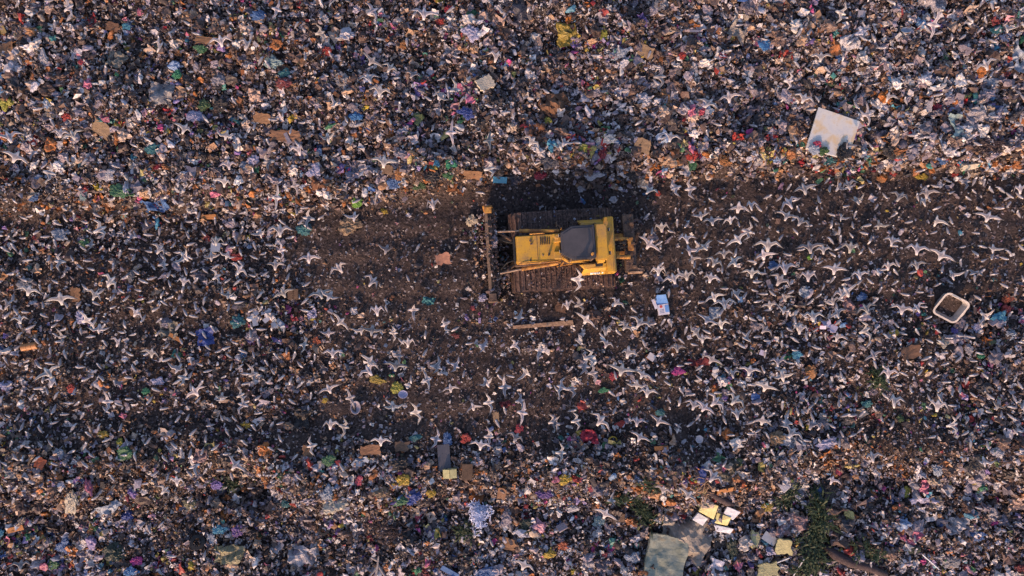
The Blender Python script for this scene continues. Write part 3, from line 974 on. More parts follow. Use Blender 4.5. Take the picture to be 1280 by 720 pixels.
KIND = dict(  # object name, noun for labels, category
  bag=('plastic_bag', 'plastic bag', 'plastic bag'), ball=('round_bag', 'round bag', 'plastic bag'), sheet=('plastic_sheet', 'plastic sheet', 'plastic sheet'), cloth=('cloth', 'cloth', 'cloth'),
  tarp=('tarpaulin', 'tarpaulin', 'tarpaulin'), card=('cardboard_sheet', 'cardboard sheet', 'cardboard'), panel=('panel', 'stiff panel', 'panel'), board=('board', 'board', 'board'),
  box=('cardboard_box', 'cardboard box', 'box'), foamblock=('foam_block', 'foam block', 'foam'), plank=('plank', 'plank', 'plank'), mattress_small=('mattress', 'small mattress', 'mattress'),
  bowl=('bowl', 'bowl', 'bowl'), can=('can', 'drum', 'drum'), papers=('paper_heap', 'heap of papers', 'paper'), ring=('ring', 'ring', 'ring'), tyre=('tyre', 'old tyre', 'tyre'))
ADJ = dict(bag='crumpled', ball='tied', sheet='wrinkled', cloth='rumpled', tarp='crumpled', card='flattened', panel='flat', board='long', box='open', foamblock='broken', plank='narrow', mattress_small='stained', bowl='shallow', can='dented', papers='loose', ring='thin', tyre='worn')

def bag_mesh(k):
    bm = bmesh.new(); bmesh.ops.create_icosphere(bm, subdivisions=4, radius=.5)
    o = Vector((k * 3.1, k * 1.7, k * 5.3)); r = random.Random(k)
    ax = [Vector((r.gauss(0, 1), r.gauss(0, 1), r.gauss(0, 1))).normalized() for _ in range(5)]
    for v in bm.verts:
        p = v.co.copy(); n = p.normalized()
        d = .92 + .62 * mnoise.noise(p * 2.0 + o) + .42 * (abs(mnoise.noise(p * 4.2 + o)) * 2 - .45) + .22 * (abs(mnoise.noise(p * 9 + o)) * 2 - .4)
        for a in ax[:3]: d += .32 * max(0, n.dot(a)) ** 7
        v.co = Vector((p.x * d, p.y * d, max(p.z * d * .62, -.18)))
    return bm_mesh('bag_shape', bm, M_film, False)
BAGS = [bag_mesh(k) for k in range(14)]
def drape_mesh(name, p, wd, ht, rot, wr, thick, ragged, mat, n=14, lift=.20, seed=0):
    """a thin wrinkled sheet lying over the heap; vertices relative to p"""
    r = np.random.default_rng(seed); a = max(wd, ht); nu = max(5, int(n * wd / a)); nv = max(5, int(n * ht / a))
    u = np.linspace(-.5, .5, nu); v = np.linspace(-.5, .5, nv); U, V = np.meshgrid(u, v)
    U = U * wd; V = V * ht
    if ragged:
        k = ragged * a
        U = U + k * (vnoise(V + seed, U, a * .35, seed % 50) - .5) * 2 + r.normal(0, k * .12, U.shape)
        V = V + k * (vnoise(U + 3 + seed, V, a * .35, (seed + 7) % 50) - .5) * 2 + r.normal(0, k * .12, U.shape)
    c, s = math.cos(rot), math.sin(rot); X = c * U - s * V; Y = s * U + c * V
    hs = height(p.x + X, p.y + Y); hs = .5 * hs + .5 * hs.mean()
    Z = hs - p.z + lift + wr * a * ((vnoise(X + seed, Y, a * .28, seed % 40) - .5) * 1.3 + (vnoise(X, Y + seed, a * .11, (seed + 9) % 40) - .5) * .8 + r.normal(0, .03, X.shape))
    top = np.stack([X, Y, Z], -1).reshape(-1, 3); m = nu * nv; i = np.arange(m).reshape(nv, nu)
    vs = np.vstack([top, top - [0, 0, thick]])
    q = np.stack([i[:-1, :-1], i[:-1, 1:], i[1:, 1:], i[1:, :-1]], -1).reshape(-1, 4)
    rim = list(i[0, :]) + list(i[1:, -1]) + list(i[-1, -2::-1]) + list(i[-2:0, 0])
    rq = np.array([[rim[j + 1 if j + 1 < len(rim) else 0], rim[j], rim[j] + m, (rim[j + 1] if j + 1 < len(rim) else rim[0]) + m] for j in range(len(rim))])
    return mesh_np(name, vs, [q, q[:, ::-1] + m, rq], None, mat, False)
things = []          # (object, noun phrase with colour, kind, photo x, photo y)
def slab(wd, ht, th, seed, bend=.04, ragged=.0):
    b = MB(); r = random.Random(seed); nn = 6
    g = [[None] * (nn + 1) for _ in range(nn + 1)]; h = [[None] * (nn + 1) for _ in range(nn + 1)]
    cr = r.uniform(-.2, .2)
    for i in range(nn + 1):
        for j in range(nn + 1):
            x = (i / nn - .5) * wd; y = (j / nn - .5) * ht
            if i in (0, nn): x += r.gauss(0, ragged * wd)
            if j in (0, nn): y += r.gauss(0, ragged * ht)
            z = bend * max(wd, ht) * (abs(x / wd - cr) * 1.6 + r.gauss(0, .07))
            g[i][j] = b.bm.verts.new((x, y, z + th)); h[i][j] = b.bm.verts.new((x, y, z))
    for i in range(nn):
        for j in range(nn):
            b.bm.faces.new([g[i][j], g[i + 1][j], g[i + 1][j + 1], g[i][j + 1]]); b.bm.faces.new([h[i][j + 1], h[i + 1][j + 1], h[i + 1][j], h[i][j]])
    rim = [(i, 0) for i in range(nn)] + [(nn, j) for j in range(nn)] + [(i, nn) for i in range(nn, 0, -1)] + [(0, j) for j in range(nn, 0, -1)]
    for a, c in zip(rim, rim[1:] + rim[:1]):
        b.bm.faces.new([g[c[0]][c[1]], g[a[0]][a[1]], h[a[0]][a[1]], h[c[0]][c[1]]])
    return b
def lathe(b, prof, n=20):
    rings = [[b.bm.verts.new((r * math.cos(2 * math.pi * k / n), r * math.sin(2 * math.pi * k / n), z)) for k in range(n)] for r, z in prof]
    for A, B in zip(rings, rings[1:]):
        for k in range(n): b.bm.faces.new([A[k], A[(k + 1) % n], B[(k + 1) % n], B[k]])
    b.bm.faces.new(rings[0][::-1]); b.bm.faces.new(rings[-1])
def tilt_of(p, d=.5):
    dx = (hz(p.x + d, p.y) - hz(p.x - d, p.y)) / (2 * d); dy = (hz(p.x, p.y + d) - hz(p.x, p.y - d)) / (2 * d)
    return Vector((-dx, -dy, 1)).normalized()
def make_item(k, px, py, wpx, hpx, rot, kind, colour):
    r = random.Random(k * 13 + 5); p = at(px, py); sh = .92 if max(wpx, hpx) < 30 else 1; wd, ht = wpx / 30.0 * sh, hpx / 30.0 * sh; a = R(rot); T = float(trash(np.array([p.x]), np.array([p.y]))[0])
    lift = .05 + .125 * T; name = KIND[kind][0]; jit = R(r.uniform(-18, 18)); onblade = (px, py) == (617, 304)
    if kind in ('bag', 'ball'):
        o = link(name, BAGS[r.randrange(len(BAGS))])
        q = r.choice((0, math.pi)) + jit * .6
        z = .8 * min(wd, ht) if kind == 'bag' else 1.1 * min(wd, ht)
        o.scale = (wd * 1.02, ht * 1.02, z); o.rotation_euler = (R(r.uniform(-10, 10)), R(r.uniform(-10, 10)), a + q); o.location = (p.x, p.y, p.z + lift + .12 * z)
        if onblade: o.location = at(px, py, 1.2); o.location.z = 1.24
    elif kind in ('sheet', 'cloth', 'tarp'):
        wr, rg, mt = dict(sheet=(.28, .16, M_film), cloth=(.34, .17, M_cloth), tarp=(.22, .15, M_film))[kind]
        o = link(name, drape_mesh(name, p, wd, ht, a + jit * .5, wr, .006, rg, mt, 16, lift + .10, k)); o.location = p
    elif kind in ('card', 'panel', 'board', 'foamblock', 'plank', 'mattress_small'):
        th, bend, rg, mt = dict(card=(.012, .11, .06, M_card), panel=(.03, .015, .004, M_hard), board=(.03, .02, .01, M_wood), foamblock=(.14, .05, .07, M_cloth), plank=(.035, .01, .0, M_card), mattress_small=(.16, .05, .04, M_cloth))[kind]
        b = slab(wd, ht, th, k, bend, rg); o = b.build(name, mt)
        nrm = (tilt_of(p, max(.4, max(wd, ht) / 2)) + Vector((r.uniform(-.12, .12), r.uniform(-.22, .02), 0))).normalized()
        o.rotation_mode = 'QUATERNION'; o.rotation_quaternion = nrm.to_track_quat('Z', 'Y') @ Euler((0, 0, 0)).to_quaternion()
        m = nrm.to_track_quat('Z', 'Y').to_matrix(); ex = m @ Vector((1, 0, 0))
        o.rotation_quaternion = nrm.rotation_difference(nrm) @ (Matrix.Rotation(a - math.atan2(ex.y, ex.x), 3, nrm) @ m).to_quaternion()
        o.location = (p.x, p.y, p.z + lift + .08)
    elif kind == 'box':
        b = MB(); h = min(wd, ht) * .7; t = .012
        b.box(-wd / 2, wd / 2, -ht / 2, ht / 2, 0, t); b.box(-wd / 2, wd / 2, -ht / 2, -ht / 2 + t, t, h); b.box(-wd / 2, wd / 2, ht / 2 - t, ht / 2, t, h)
        b.box(-wd / 2, -wd / 2 + t, -ht / 2 + t, ht / 2 - t, t, h); b.box(wd / 2 - t, wd / 2, -ht / 2 + t, ht / 2 - t, t, h)
        o = b.build(name, M_card); o.location = (p.x, p.y, p.z + lift - .05); o.rotation_euler = (R(r.uniform(-8, 8)), R(r.uniform(-8, 8)), a)
        for s in (1, -1):
            f = MB(); f.box(-.5 * ht * .96, .5 * ht * .96, 0, wd * .49, -.006, .006); fl = f.build('flap', M_card, o)
            fl.location = (s * (wd / 2 - .003), 0, h + .008); fl.rotation_euler = (R(r.uniform(-6, 14)), 0, s * math.pi / 2); fl.color = (*CN[colour], 1)
    elif kind == 'bowl':
        b = MB(); lathe(b, [(.22, 0), (.42, .10), (.5, .26), (.46, .26), (.38, .12), (.2, .04)]); o = b.build(name, M_hard, None, True)
        o.scale = (wd, ht, min(wd, ht)); o.location = (p.x, p.y, p.z + lift); o.rotation_euler = (R(r.uniform(-18, 18)), R(r.uniform(-18, 18)), a)
    elif kind == 'can':
        b = MB(); lathe(b, [(.40, -.5), (.46, -.49), (.46, -.17), (.49, -.15), (.46, -.13), (.46, .15), (.49, .17), (.46, .19), (.46, .49), (.40, .5)]); o = b.build(name, M_hard)
        o.scale = (ht, ht, wd); o.rotation_euler = (0, math.pi / 2, a); o.location = (p.x, p.y, p.z + lift + ht * .35)
    elif kind in ('ring', 'tyre'):
        b = MB(); f = .38 if kind == 'ring' else .27; n2 = 24
        prof = [(.5, .10), (.5, -.10), (f, -.13), (f - .02, 0), (f, .13)]
        rings = [[b.bm.verts.new((rr * math.cos(2 * math.pi * j / n2), rr * math.sin(2 * math.pi * j / n2), z)) for rr, z in prof] for j in range(n2)]
        for j in range(n2):
            A, B = rings[j], rings[(j + 1) % n2]
            for i in range(5): b.bm.faces.new([A[i], A[(i + 1) % 5], B[(i + 1) % 5], B[i]])
        o = b.build(name, M_black if kind == 'tyre' else M_hard, None, kind == 'ring'); o.scale = (wd, ht, wd); o.location = (p.x, p.y, p.z + lift + .05); o.rotation_euler = (R(r.uniform(-15, 15)), R(10), a)
    elif kind == 'papers':
        b = MB()
        for q in range(9):
            cx, cy = r.uniform(-.4, .4) * wd, r.uniform(-.38, .38) * ht; s = r.uniform(.10, .17)
            M = Matrix.Translation((cx, cy, .02 * q)) @ Euler((R(r.gauss(0, 22)), R(r.gauss(0, 22)), r.uniform(0, 6))).to_matrix().to_4x4()
            b.box(-s, s, -s * .7, s * .7, -.004, .004, 0, M)
        o = b.build(name, M_hard); o.location = (p.x, p.y, p.z + lift + .05); o.rotation_euler.z = a
    o.color = (*[c * .82 + .18 * g for c, g in zip(CN[colour], (.12, .10, .09))], 1)
    return o
for k, ln in enumerate(ITEMS.strip().splitlines()):
    f = ln.split(); px, py, wp, hp, ro = map(float, f[:5])
    o = make_item(k, px, py, wp, hp, -ro if f[5] in ('panel', 'card') else ro, f[5], f[6])
    cn = f[6].replace('_', ' ').replace('rust brown', 'rust brown').replace('pink red', 'pinkish red').replace('pink white', 'pinkish white')
    things.append([o, ADJ[f[5]], cn + ' ' + KIND[f[5]][1], f[5], px, py, KIND[f[5]][2]])

# ------------------------------------------------------------------ the pieces with a shape of their own
special = []         # (object, short noun, photo x, photo y)
def put(o, label, cat, short, px, py):
    tag(o, label, cat); special.append((short, px, py)); return o
def top_over(p, rad):
    q = np.linspace(-rad, rad, 7); X, Y = np.meshgrid(q, q); return float(np.percentile(height(p.x + X, p.y + Y), 80))
# stained white panel: corners read from the photo
def corner_slab(name, corners, z, th, mat, bev=.01, dz=(0, 0, 0, 0)):
    c = [at(x, y, z) for x, y in corners]; ctr = sum(c, Vector()) / 4
    e = bpy.data.objects
    b = MB(); P = [v - ctr for v in c]
    b.hull8([(v.x, v.y, d - th) for v, d in zip(P, dz)][::-1] + [(v.x, v.y, d) for v, d in zip(P, dz)][::-1], bev)
    o = b.build(name, mat); o.location = ctr; return o
pb = at(1040, 165); zb = top_over(pb, 1.1) + .42
o = corner_slab('panel', [(1023, 134), (1075, 152), (1060, 199), (1008, 185)], zb, .07, M_board, .012, (.03, .03, -.05, -.05))
put(o, 'large square white panel with cream and grey stains lying on the rubbish', 'panel', 'large white panel', 1040, 165)
for bx, by, wx, cn, lb, sh in ((1018, 186, .42, 'pale_blue', 'pale blue crumpled bag on the lower left corner of the large white panel', 'bag on the panel corner'), (1029, 188, .34, 'moss_green', 'small moss green bag on the lower edge of the large white panel', 'moss green bag on the panel'), (1022, 180, .30, 'pink_red', 'small pinkish red scrap bag lying on the left side of the large white panel', 'pinkish bag on the panel')):
    o = link('plastic_bag', BAGS[(bx * 3) % 14]); o.scale = (wx, wx * .8, .2); o.location = at(bx, by, zb + .05); o.color = (*CN[cn], 1); put(o, lb, 'plastic bag', sh, bx, by)
o = link('plastic_bag', BAGS[3]); o.scale = (.46, .60, .4); o.location = at(1054, 191, zb + .06); o.color = (*CN['black'], 1)
put(o, 'black bag lying on the lower edge of the large white panel', 'plastic bag', 'bag on the white panel', 1054, 191)
# pale tub, open, soil inside
pt = at(1181, 379); zt = hz(pt.x, pt.y)
tub = empty('plastic_tub', (pt.x, pt.y, zt + .10), R(-30))
tub.rotation_mode = 'QUATERNION'; tub.rotation_quaternion = Euler((R(23), R(-13), 0)).to_quaternion() @ Euler((0, 0, R(-31))).to_quaternion()
tag(tub, 'square pale beige plastic tub standing open with dark soil inside', 'tub'); special.append(('beige plastic tub', 1189, 384))
def rrect(hx, hy, r, z, n=5):
    out = []
    for cx, cy, a0 in ((hx - r, hy - r, 0), (-hx + r, hy - r, 90), (-hx + r, -hy + r, 180), (hx - r, -hy + r, 270)):
        for i in range(n + 1):
            t = R(a0 + 90 * i / n); out.append((cx + r * math.cos(t), cy + r * math.sin(t), z))
    return out
b = MB(); loops = [rrect(.44, .44, .14, 0), rrect(.64, .62, .24, .62), rrect(.69, .67, .27, .62), rrect(.69, .67, .27, .66), rrect(.60, .58, .20, .66), rrect(.42, .42, .12, .03)]
rings = [[b.bm.verts.new(v) for v in L] for L in loops]; m = len(rings[0])
for A, B in zip(rings, rings[1:]):
    for i in range(m): b.bm.faces.new([A[i], A[(i + 1) % m], B[(i + 1) % m], B[i]])
b.bm.faces.new(rings[0][::-1]); b.bm.faces.new(rings[-1])
M_tub = node_mat('beige_plastic', two((.34, .31, .29), (.44, .40, .37), 4, .5, 0, .004)); b.build('shell', M_tub, tub); tub.scale = (.80, .80, .9)
b = MB(); L = rrect(.535, .525, .16, .33); c = b.bm.verts.new((0, 0, .30)); vv = [b.bm.verts.new((x, y, z + random.uniform(-.03, .03))) for x, y, z in L]
for i in range(m): b.bm.faces.new([vv[i], vv[(i + 1) % m], c])
b.build('soil', M_soil, tub)
b = MB(); b.box(.657, .72, -.14, .14, .52, .66, .02); b.build('handle', M_tub, tub)
# long plank beside the bulldozer
o = corner_slab('plank', [(641, 407), (716, 400), (717, 406), (641, 411)], .16, .05, M_wood, .008, (0, .02, .02, 0))
put(o, 'long weathered wooden plank lying on bare soil below the bulldozer', 'plank', 'long wooden plank', 680, 405)
# greenish mattress with a crumpled cover
zm = top_over(at(828, 692), .8) + .36
pm = at(829, 693)
o = link('mattress', drape_mesh('mattress', pm, 1.60, 1.70, R(-13), .035, .20, .035, M_mattress, 22, .48, 31)); o.location = pm
put(o, 'grubby pale green mattress lying flat at the lower edge of the tip', 'mattress', 'pale green mattress', 828, 692)
o = link('tarpaulin', drape_mesh('tarpaulin', at(855, 664), 2.15, 1.55, R(-28), .19, .006, .12, M_cloth, 20, .30, 77)); o.location = at(855, 664); o.color = (.29, .26, .22, 1)
put(o, 'crumpled grey brown cover bunched up behind the pale green mattress', 'cover', 'grey brown cover', 868, 650)
# yellow foam pads and white foam
for (c4, mt, lab, sh, th) in (
  ([(880, 626), (898, 632), (893, 650), (874, 640)], M_foam, 'larger yellow foam pad with a torn edge on the lower heap', 'larger yellow pad', .12),
  ([(897, 641), (914, 647), (910, 658), (893, 654)], M_foam, 'smaller yellow foam pad beside the larger yellow pad', 'smaller yellow pad', .12),
  ([(873, 641), (885, 648), (879, 658), (866, 650)], M_wfoam, 'white foam block with dark holes left of the yellow pads', 'white foam block', .14),
  ([(909, 633), (926, 640), (917, 651), (905, 642)], M_wfoam, 'bent white foam tray right of the yellow pads', 'white foam tray', .10),
  ([(893, 656), (917, 661), (914, 668), (896, 665)], M_wfoam, 'broken strip of white foam below the yellow pads', 'white foam strip', .10)):
    cx = sum(q[0] for q in c4) / 4; cy = sum(q[1] for q in c4) / 4; pp = at(cx, cy)
    o = corner_slab('foam_pad', c4, top_over(pp, .5) + .34, th, mt, .02, (random.uniform(-.05, .05), .03, -.08, -.05)); put(o, lab, 'foam', sh, cx, cy)
# shredded paper heap
pp = at(599, 638); b = MB(); r = random.Random(4)
for q in range(700):
    an = r.uniform(0, 2 * math.pi); rd = min(.42, abs(r.gauss(0, .22))) * (1 + .35 * math.sin(an * 3 + 1)); c = Vector((rd * math.cos(an) * .95, rd * math.sin(an) * 1.05 - (.35 if r.random() < .2 else 0), .10 + .30 * math.exp(-(rd / .3) ** 2) * r.random()))
    ln = r.uniform(.05, .16); M = Matrix.Translation(c) @ Euler((R(r.gauss(0, 30)), R(r.gauss(0, 30)), an + r.gauss(0, 1.0))).to_matrix().to_4x4()
    b.box(-ln, ln, -.014, .014, -.003, .003, 0, M)
o = b.build('shredded_paper', node_mat('shredded_paper', two((.46, .50, .66), (.56, .60, .74), 6, .8, 0, .001))); o.location = (pp.x, pp.y, pp.z + .27)
put(o, 'spiky heap of pale blue shredded paper among the rubbish', 'shredded paper', 'shredded paper heap', 599, 638)
# printed carton, blue and white, torn open
pc = at(828, 381); car = empty('carton', (pc.x, pc.y, pc.z + .08), R(8)); tag(car, 'torn blue and white printed carton lying open on bare soil', 'carton'); special.append(('printed carton', 828, 381))
M_cw = node_mat('carton_white', two((.50, .48, .54), (.60, .58, .62), 5, .7, 0, .004)); M_cb = node_mat('carton_blue', two((.10, .24, .52), (.16, .32, .60), 4, .7, 0, .004)); M_cr = node_mat('carton_red', two((.45, .07, .06), (.5, .1, .08), 4, .7, 0, .004))
b = MB(); b.box(-.26, .20, -.42, .02, 0, .16, .01); b.build('body', M_cw, car)
b = MB(); b.hull8([(-.34, .03, .10), (.20, .03, .13), (.14, .40, .20), (-.24, .42, .22), (-.34, .03, .12), (.20, .03, .15), (.14, .40, .22), (-.24, .42, .24)]); b.build('lid', M_cb, car)
b = MB(); b.box(-.40, -.27, -.05, .36, .16, .172, 0, Matrix.Rotation(R(14), 4, 'Z')); b.build('flap', M_cw, car)
b = MB(); b.box(.03, .19, -.33, -.04, .162, .168); b.build('printed_patch', M_cb, car)
b = MB(); lathe(b, [(.06, .162), (.06, .167)], 14); q = b.build('printed_dot', M_cr, car); q.location = (-.12, -.07, 0)
b = MB()
for k2 in range(3): b.box(-.20, -.02, -.22 - .06 * k2, -.20 - .06 * k2, .162, .166)
b.build('printed_lines', node_mat('print_grey', two((.25, .25, .32), (.3, .3, .36), 4, .7, 0, .001)), car)
# dark log and weeds, twigs
lp = [at(x, y) for x, y in ((1028, 680), (1042, 692), (1060, 701), (1080, 706), (1104, 716))]
b = MB(); b.tube([v - lp[2] + Vector((0, 0, .22)) for v in lp], [.16, .22, .21, .18, .13], 12); o = b.build('log', M_log, None, True); o.location = lp[2]
put(o, 'dark curved log half buried in rubbish near green weeds', 'log', 'dark curved log', 1064, 701)
lp = [at(x, y) for x, y in ((882, 612), (895, 620), (908, 627), (916, 629))]
b = MB(); b.tube([v - lp[1] + Vector((0, 0, .25)) for v in lp], [.08, .15, .14, .06], 10); o = b.build('log', M_log, None, True); o.location = lp[1]
put(o, 'short dark log just above the yellow foam pads', 'log', 'short dark log', 897, 620)
def weed(px, py, wp, hp, n, seed, label, short, blade=1.0):
    r = random.Random(seed); p = at(px, py); b = MB()
    for q in range(n):
        x = max(-1.8, min(1.8, r.gauss(0, 1))) * wp / 30 * .30; y = max(-1.8, min(1.8, r.gauss(0, 1))) * hp / 30 * .30; x += .25 * math.sin(y * 4 + seed) * wp / 40; y += .25 * math.sin(x * 5 + seed) * hp / 40; an = r.uniform(0, 6.28); ln = r.choice((.10, .14, .2, .42)) * r.uniform(.7, 1.3) * blade; wl = min(.035, ln * r.uniform(.10, .24)); up = r.uniform(.05, .9)
        base = Vector((x, y, hz(p.x + x, p.y + y) - p.z + r.uniform(.05, .4))); d = Vector((math.cos(an), math.sin(an), up)); d2 = Vector((math.cos(an), math.sin(an), up - 1.0)); s = Vector((-math.sin(an), math.cos(an), 0)) * wl
        v = [base, base + d * ln * .5 + s, base + d * ln * .5 - s, base + d * ln * .5 + d2 * ln * .55]
        v = [b.bm.verts.new(q2) for q2 in v]; b.bm.faces.new([v[0], v[1], v[2]]); b.bm.faces.new([v[1], v[3], v[2]])
    o = b.bm and link('weed', bm_mesh('weed', b.bm, M_leaf)); o.location = p; put(o, label, 'weed', short, px, py)
weed(1012, 690, 34, 52, 1100, 1, 'largest green clump of weeds growing beside the dark curved log', 'largest weed clump')
weed(1021, 646, 14, 44, 420, 2, 'long leafy green weed just right of the foam scraps', 'long leafy weed', 1.5)
weed(800, 637, 16, 26, 320, 3, 'olive green weeds above the pale green mattress', 'olive weeds')
weed(1096, 470, 11, 20, 170, 4, 'bright green tuft of weeds on the gull covered lane', 'green tuft')
weed(776, 621, 14, 9, 110, 5, 'low green weed patch above and left of the mattress', 'low weed patch')
weed(980, 618, 22, 18, 230, 6, 'dark green weeds just left of the black bag on the lower bank', 'dark weed patch')
weed(578, 665, 24, 11, 160, 7, 'dark green weeds below the shredded paper heap', 'weeds by the paper heap')
weed(1076, 688, 34, 18, 200, 8, 'sparse green weeds above and right of the dark curved log', 'sparse weeds')
weed(291, 603, 20, 12, 130, 9, 'dark green weeds in the lower left part of the tip', 'lower left weeds')
weed(814, 605, 20, 10, 120, 10, 'thin mossy weeds below the orange plank on the lower heap', 'mossy weeds')
def twigs(px, py, wp, hp, n, seed, label, short, col):
    r = random.Random(seed); p = at(px, py); b = MB()
    for q in range(n):
        x = r.gauss(0, wp / 30 * .2); y = r.gauss(0, hp / 30 * .2); an = r.gauss(.25, .5); ln = r.uniform(.3, .8) * wp / 90
        z = hz(p.x + x, p.y + y) - p.z + .16 + r.uniform(0, .2); d = Vector((math.cos(an), math.sin(an), r.gauss(0, .12)))
        c = Vector((x, y, z)); b.tube([c - d * ln, c + Vector((0, r.gauss(0, .05), .03)), c + d * ln], [.022, .018, .008], 5)
    o = b.build('branches', col); o.location = p; put(o, label, 'branches', short, px, py)
twigs(1235, 184, 70, 26, 60, 3, 'tangle of thin brown branches at the right edge of the upper heap', 'brown branches', M_log)
twigs(490, 662, 44, 22, 36, 4, 'brown twigs in the middle of the lower heap', 'brown twigs', M_log)
twigs(880, 608, 40, 22, 30, 5, 'dry twigs around the short dark log', 'dry twigs', M_wood)
b = MB(); pp = at(474, 705)
for pts in ([(-.1, -.5), (0, 0), (.05, .45)], [(0, 0), (-.35, -.42)], [(0, .05), (.35, -.45)], [(.02, .2), (-.28, .38)]):
    b.tube([(x, y, .28 + .08 * i) for i, (x, y) in enumerate(pts)], [.055, .045, .03][:len(pts)], 7)
o = b.build('forked_branch', node_mat('bleached_wood', two((.17, .15, .15), (.30, .27, .26), 6, .85))); o.location = pp; put(o, 'pale forked branch standing out of the rubbish at the bottom edge', 'branch', 'pale forked branch', 474, 705)
for (x1, y1, x2, y2, lab, sh) in ((998, 705, 1000, 696, None, None), (988, 716, 1001, 694, 'thin white pole lying in the weeds at the bottom edge', 'thin white pole'), (1147, 690, 1167, 708, 'thin pale rod in the lower right rubbish', 'thin pale rod'), (968, 700, 982, 694, 'short tan stick beside the pale yellow foam', 'short tan stick')):
    if not lab: continue
    a, c = at(x1, y1), at(x2, y2); mm = (a + c) / 2; b = MB(); b.rod(a - mm + Vector((0, 0, .34)), c - mm + Vector((0, 0, .4)), .022, n=7); o = b.build('pole', M_wfoam); o.location = mm; put(o, lab, 'pole', sh, (x1 + x2) / 2, (y1 + y2) / 2)
special.append(('bulldozer', 703, 312))

# ------------------------------------------------------------------ gulls
W_, G_, D_, BK = (.47, .45, .46), (.215, .205, .225), (.09, .085, .09), (.28, .18, .08)
def gull_fly_mesh(name, lw, rw, fan=1.0):
    """one closed surface lofted across the span: wing tip, body from beak to tail, other wing tip"""
    NP = 14
    def loop(xs, z, th, y, tilt=0, prof=None, ys=None):
        """xs = (trailing, leading)"""
        top, bot = [], []
        for i in range(NP // 2 + 1):
            t = i / (NP // 2); x = xs[0] + (xs[1] - xs[0]) * t
            h = th * (math.sin(math.pi * t) ** .6 if prof is None else prof(t))
            top.append((x, z + h)); bot.append((x, z - h * .7))
        return top + bot[-2:0:-1]
    half = []
    bodyp = lambda t: max(0, math.sin(math.pi * min(1, t * 1.02)) ** .8) * (.55 + .45 * math.sin(math.pi * (t * .9 + .1))) if t < .86 else .55 * (1 - (t - .86) / .14) ** .5 + .02
    half.append((0, 0, loop((-.235, .255), 0, .058, 0, 0, bodyp)))
    half.append((.024, 0, loop((-.240, .222), 0, .048, 0, 0, bodyp)))
    half.append((.042, 0, loop((-.230 * (.9 + .1 * fan), .185), 0, .034, 0, 0)))
    half.append((.056, 0, loop((-.150, .125), .006, .022, 0, 0)))
    def wing(a1, a2, e1, e2):
        half_w = []
        c1, s1 = math.cos(R(a1)), math.sin(R(a1)); c2, s2 = math.cos(R(a2)), math.sin(R(a2))
        root = Vector((.035, .055, .012)); L1, L2 = .20, .34
        d1 = Vector((s1, c1 * math.cos(R(e1)), c1 * math.sin(R(e1)))); d2 = Vector((s2, c2 * math.cos(R(e2)), c2 * math.sin(R(e2))))
        for t, ch, th in ((.18, .15, .017), (.45, .125, .014), (.75, .112, .012), (1.0, .106, .011)):
            p = root + d1 * L1 * t; q = .25 * ch
            half_w.append((p.y, 0, [(x, z + p.z) for x, z in loop((p.x - .75 * ch, p.x + q), 0, th, 0)]))
        wr = root + d1 * L1
        for t, ch, th in ((.25, .090, .009), (.5, .068, .007), (.75, .046, .005), (.93, .030, .004), (1.0, .010, .003)):
            p = wr + d2 * L2 * t; q = .3 * ch
            half_w.append((p.y, 0, [(x, z + p.z) for x, z in loop((p.x - .7 * ch, p.x + q), 0, th, 0)]))
        return half_w
    body = half; half = body + wing(*lw); other = body + wing(*rw)
    st = [(-y, L) for y, _, L in other[:0:-1]] + [(y, L) for y, _, L in half]
    v, cols = [], []; n = len(half)
    for k, (y, L) in enumerate(st):
        hk = abs(k - (n - 1))
        for i, (x, z) in enumerate(L):
            v.append((x, y, z)); upper = i <= NP // 2
            if hk <= 2: c = BK if x > .236 else (W_ if (x > .06 or x < -.10 or not upper) else G_)
            elif hk >= n - 3: c = D_
            else:
                edge = i in (0, NP // 2, NP // 2 - 1, 1)
                c = W_ if (edge or not upper) else G_
            cols.append(c)
    m = len(st[0][1]); f = []
    for k in range(len(st) - 1):
        for i in range(m): f.append([k * m + i, k * m + (i + 1) % m, (k + 1) * m + (i + 1) % m, (k + 1) * m + i])
    caps = [list(range(m))[::-1], [(len(st) - 1) * m + i for i in range(m)]]
    return mesh_np(name, np.array(v), [np.array(f)[:, ::-1], np.array(caps)], np.array(cols), M_gull, True)
POSES = {'spread': (10, -12, 10, -4), 'arched': (24, -30, 14, -6), 'swept': (36, -58, 12, -10), 'raised': (8, -18, 52, 40), 'lowered': (18, -26, -18, -46), 'bent': (30, -44, 26, 4), 'half raised': (16, -30, 34, 16)}
FLY = {}
_r = random.Random(5)
for k, v in POSES.items():          # left and right wing never quite alike
    FLY[k] = [gull_fly_mesh('gull_' + k.replace(' ', '_'), [a + _r.gauss(0, 5) for a in v], [a + _r.gauss(0, 5) for a in v]) for _ in range(5)]
    FLY[k].append(gull_fly_mesh('gull_' + k.replace(' ', '_'), [v[0] + 8, v[1] - 8, v[2] + 22, v[3] + 20], v)); FLY[k].append(gull_fly_mesh('gull_' + k.replace(' ', '_'), v, [v[0] + 8, v[1] - 8, v[2] + 22, v[3] + 20]))
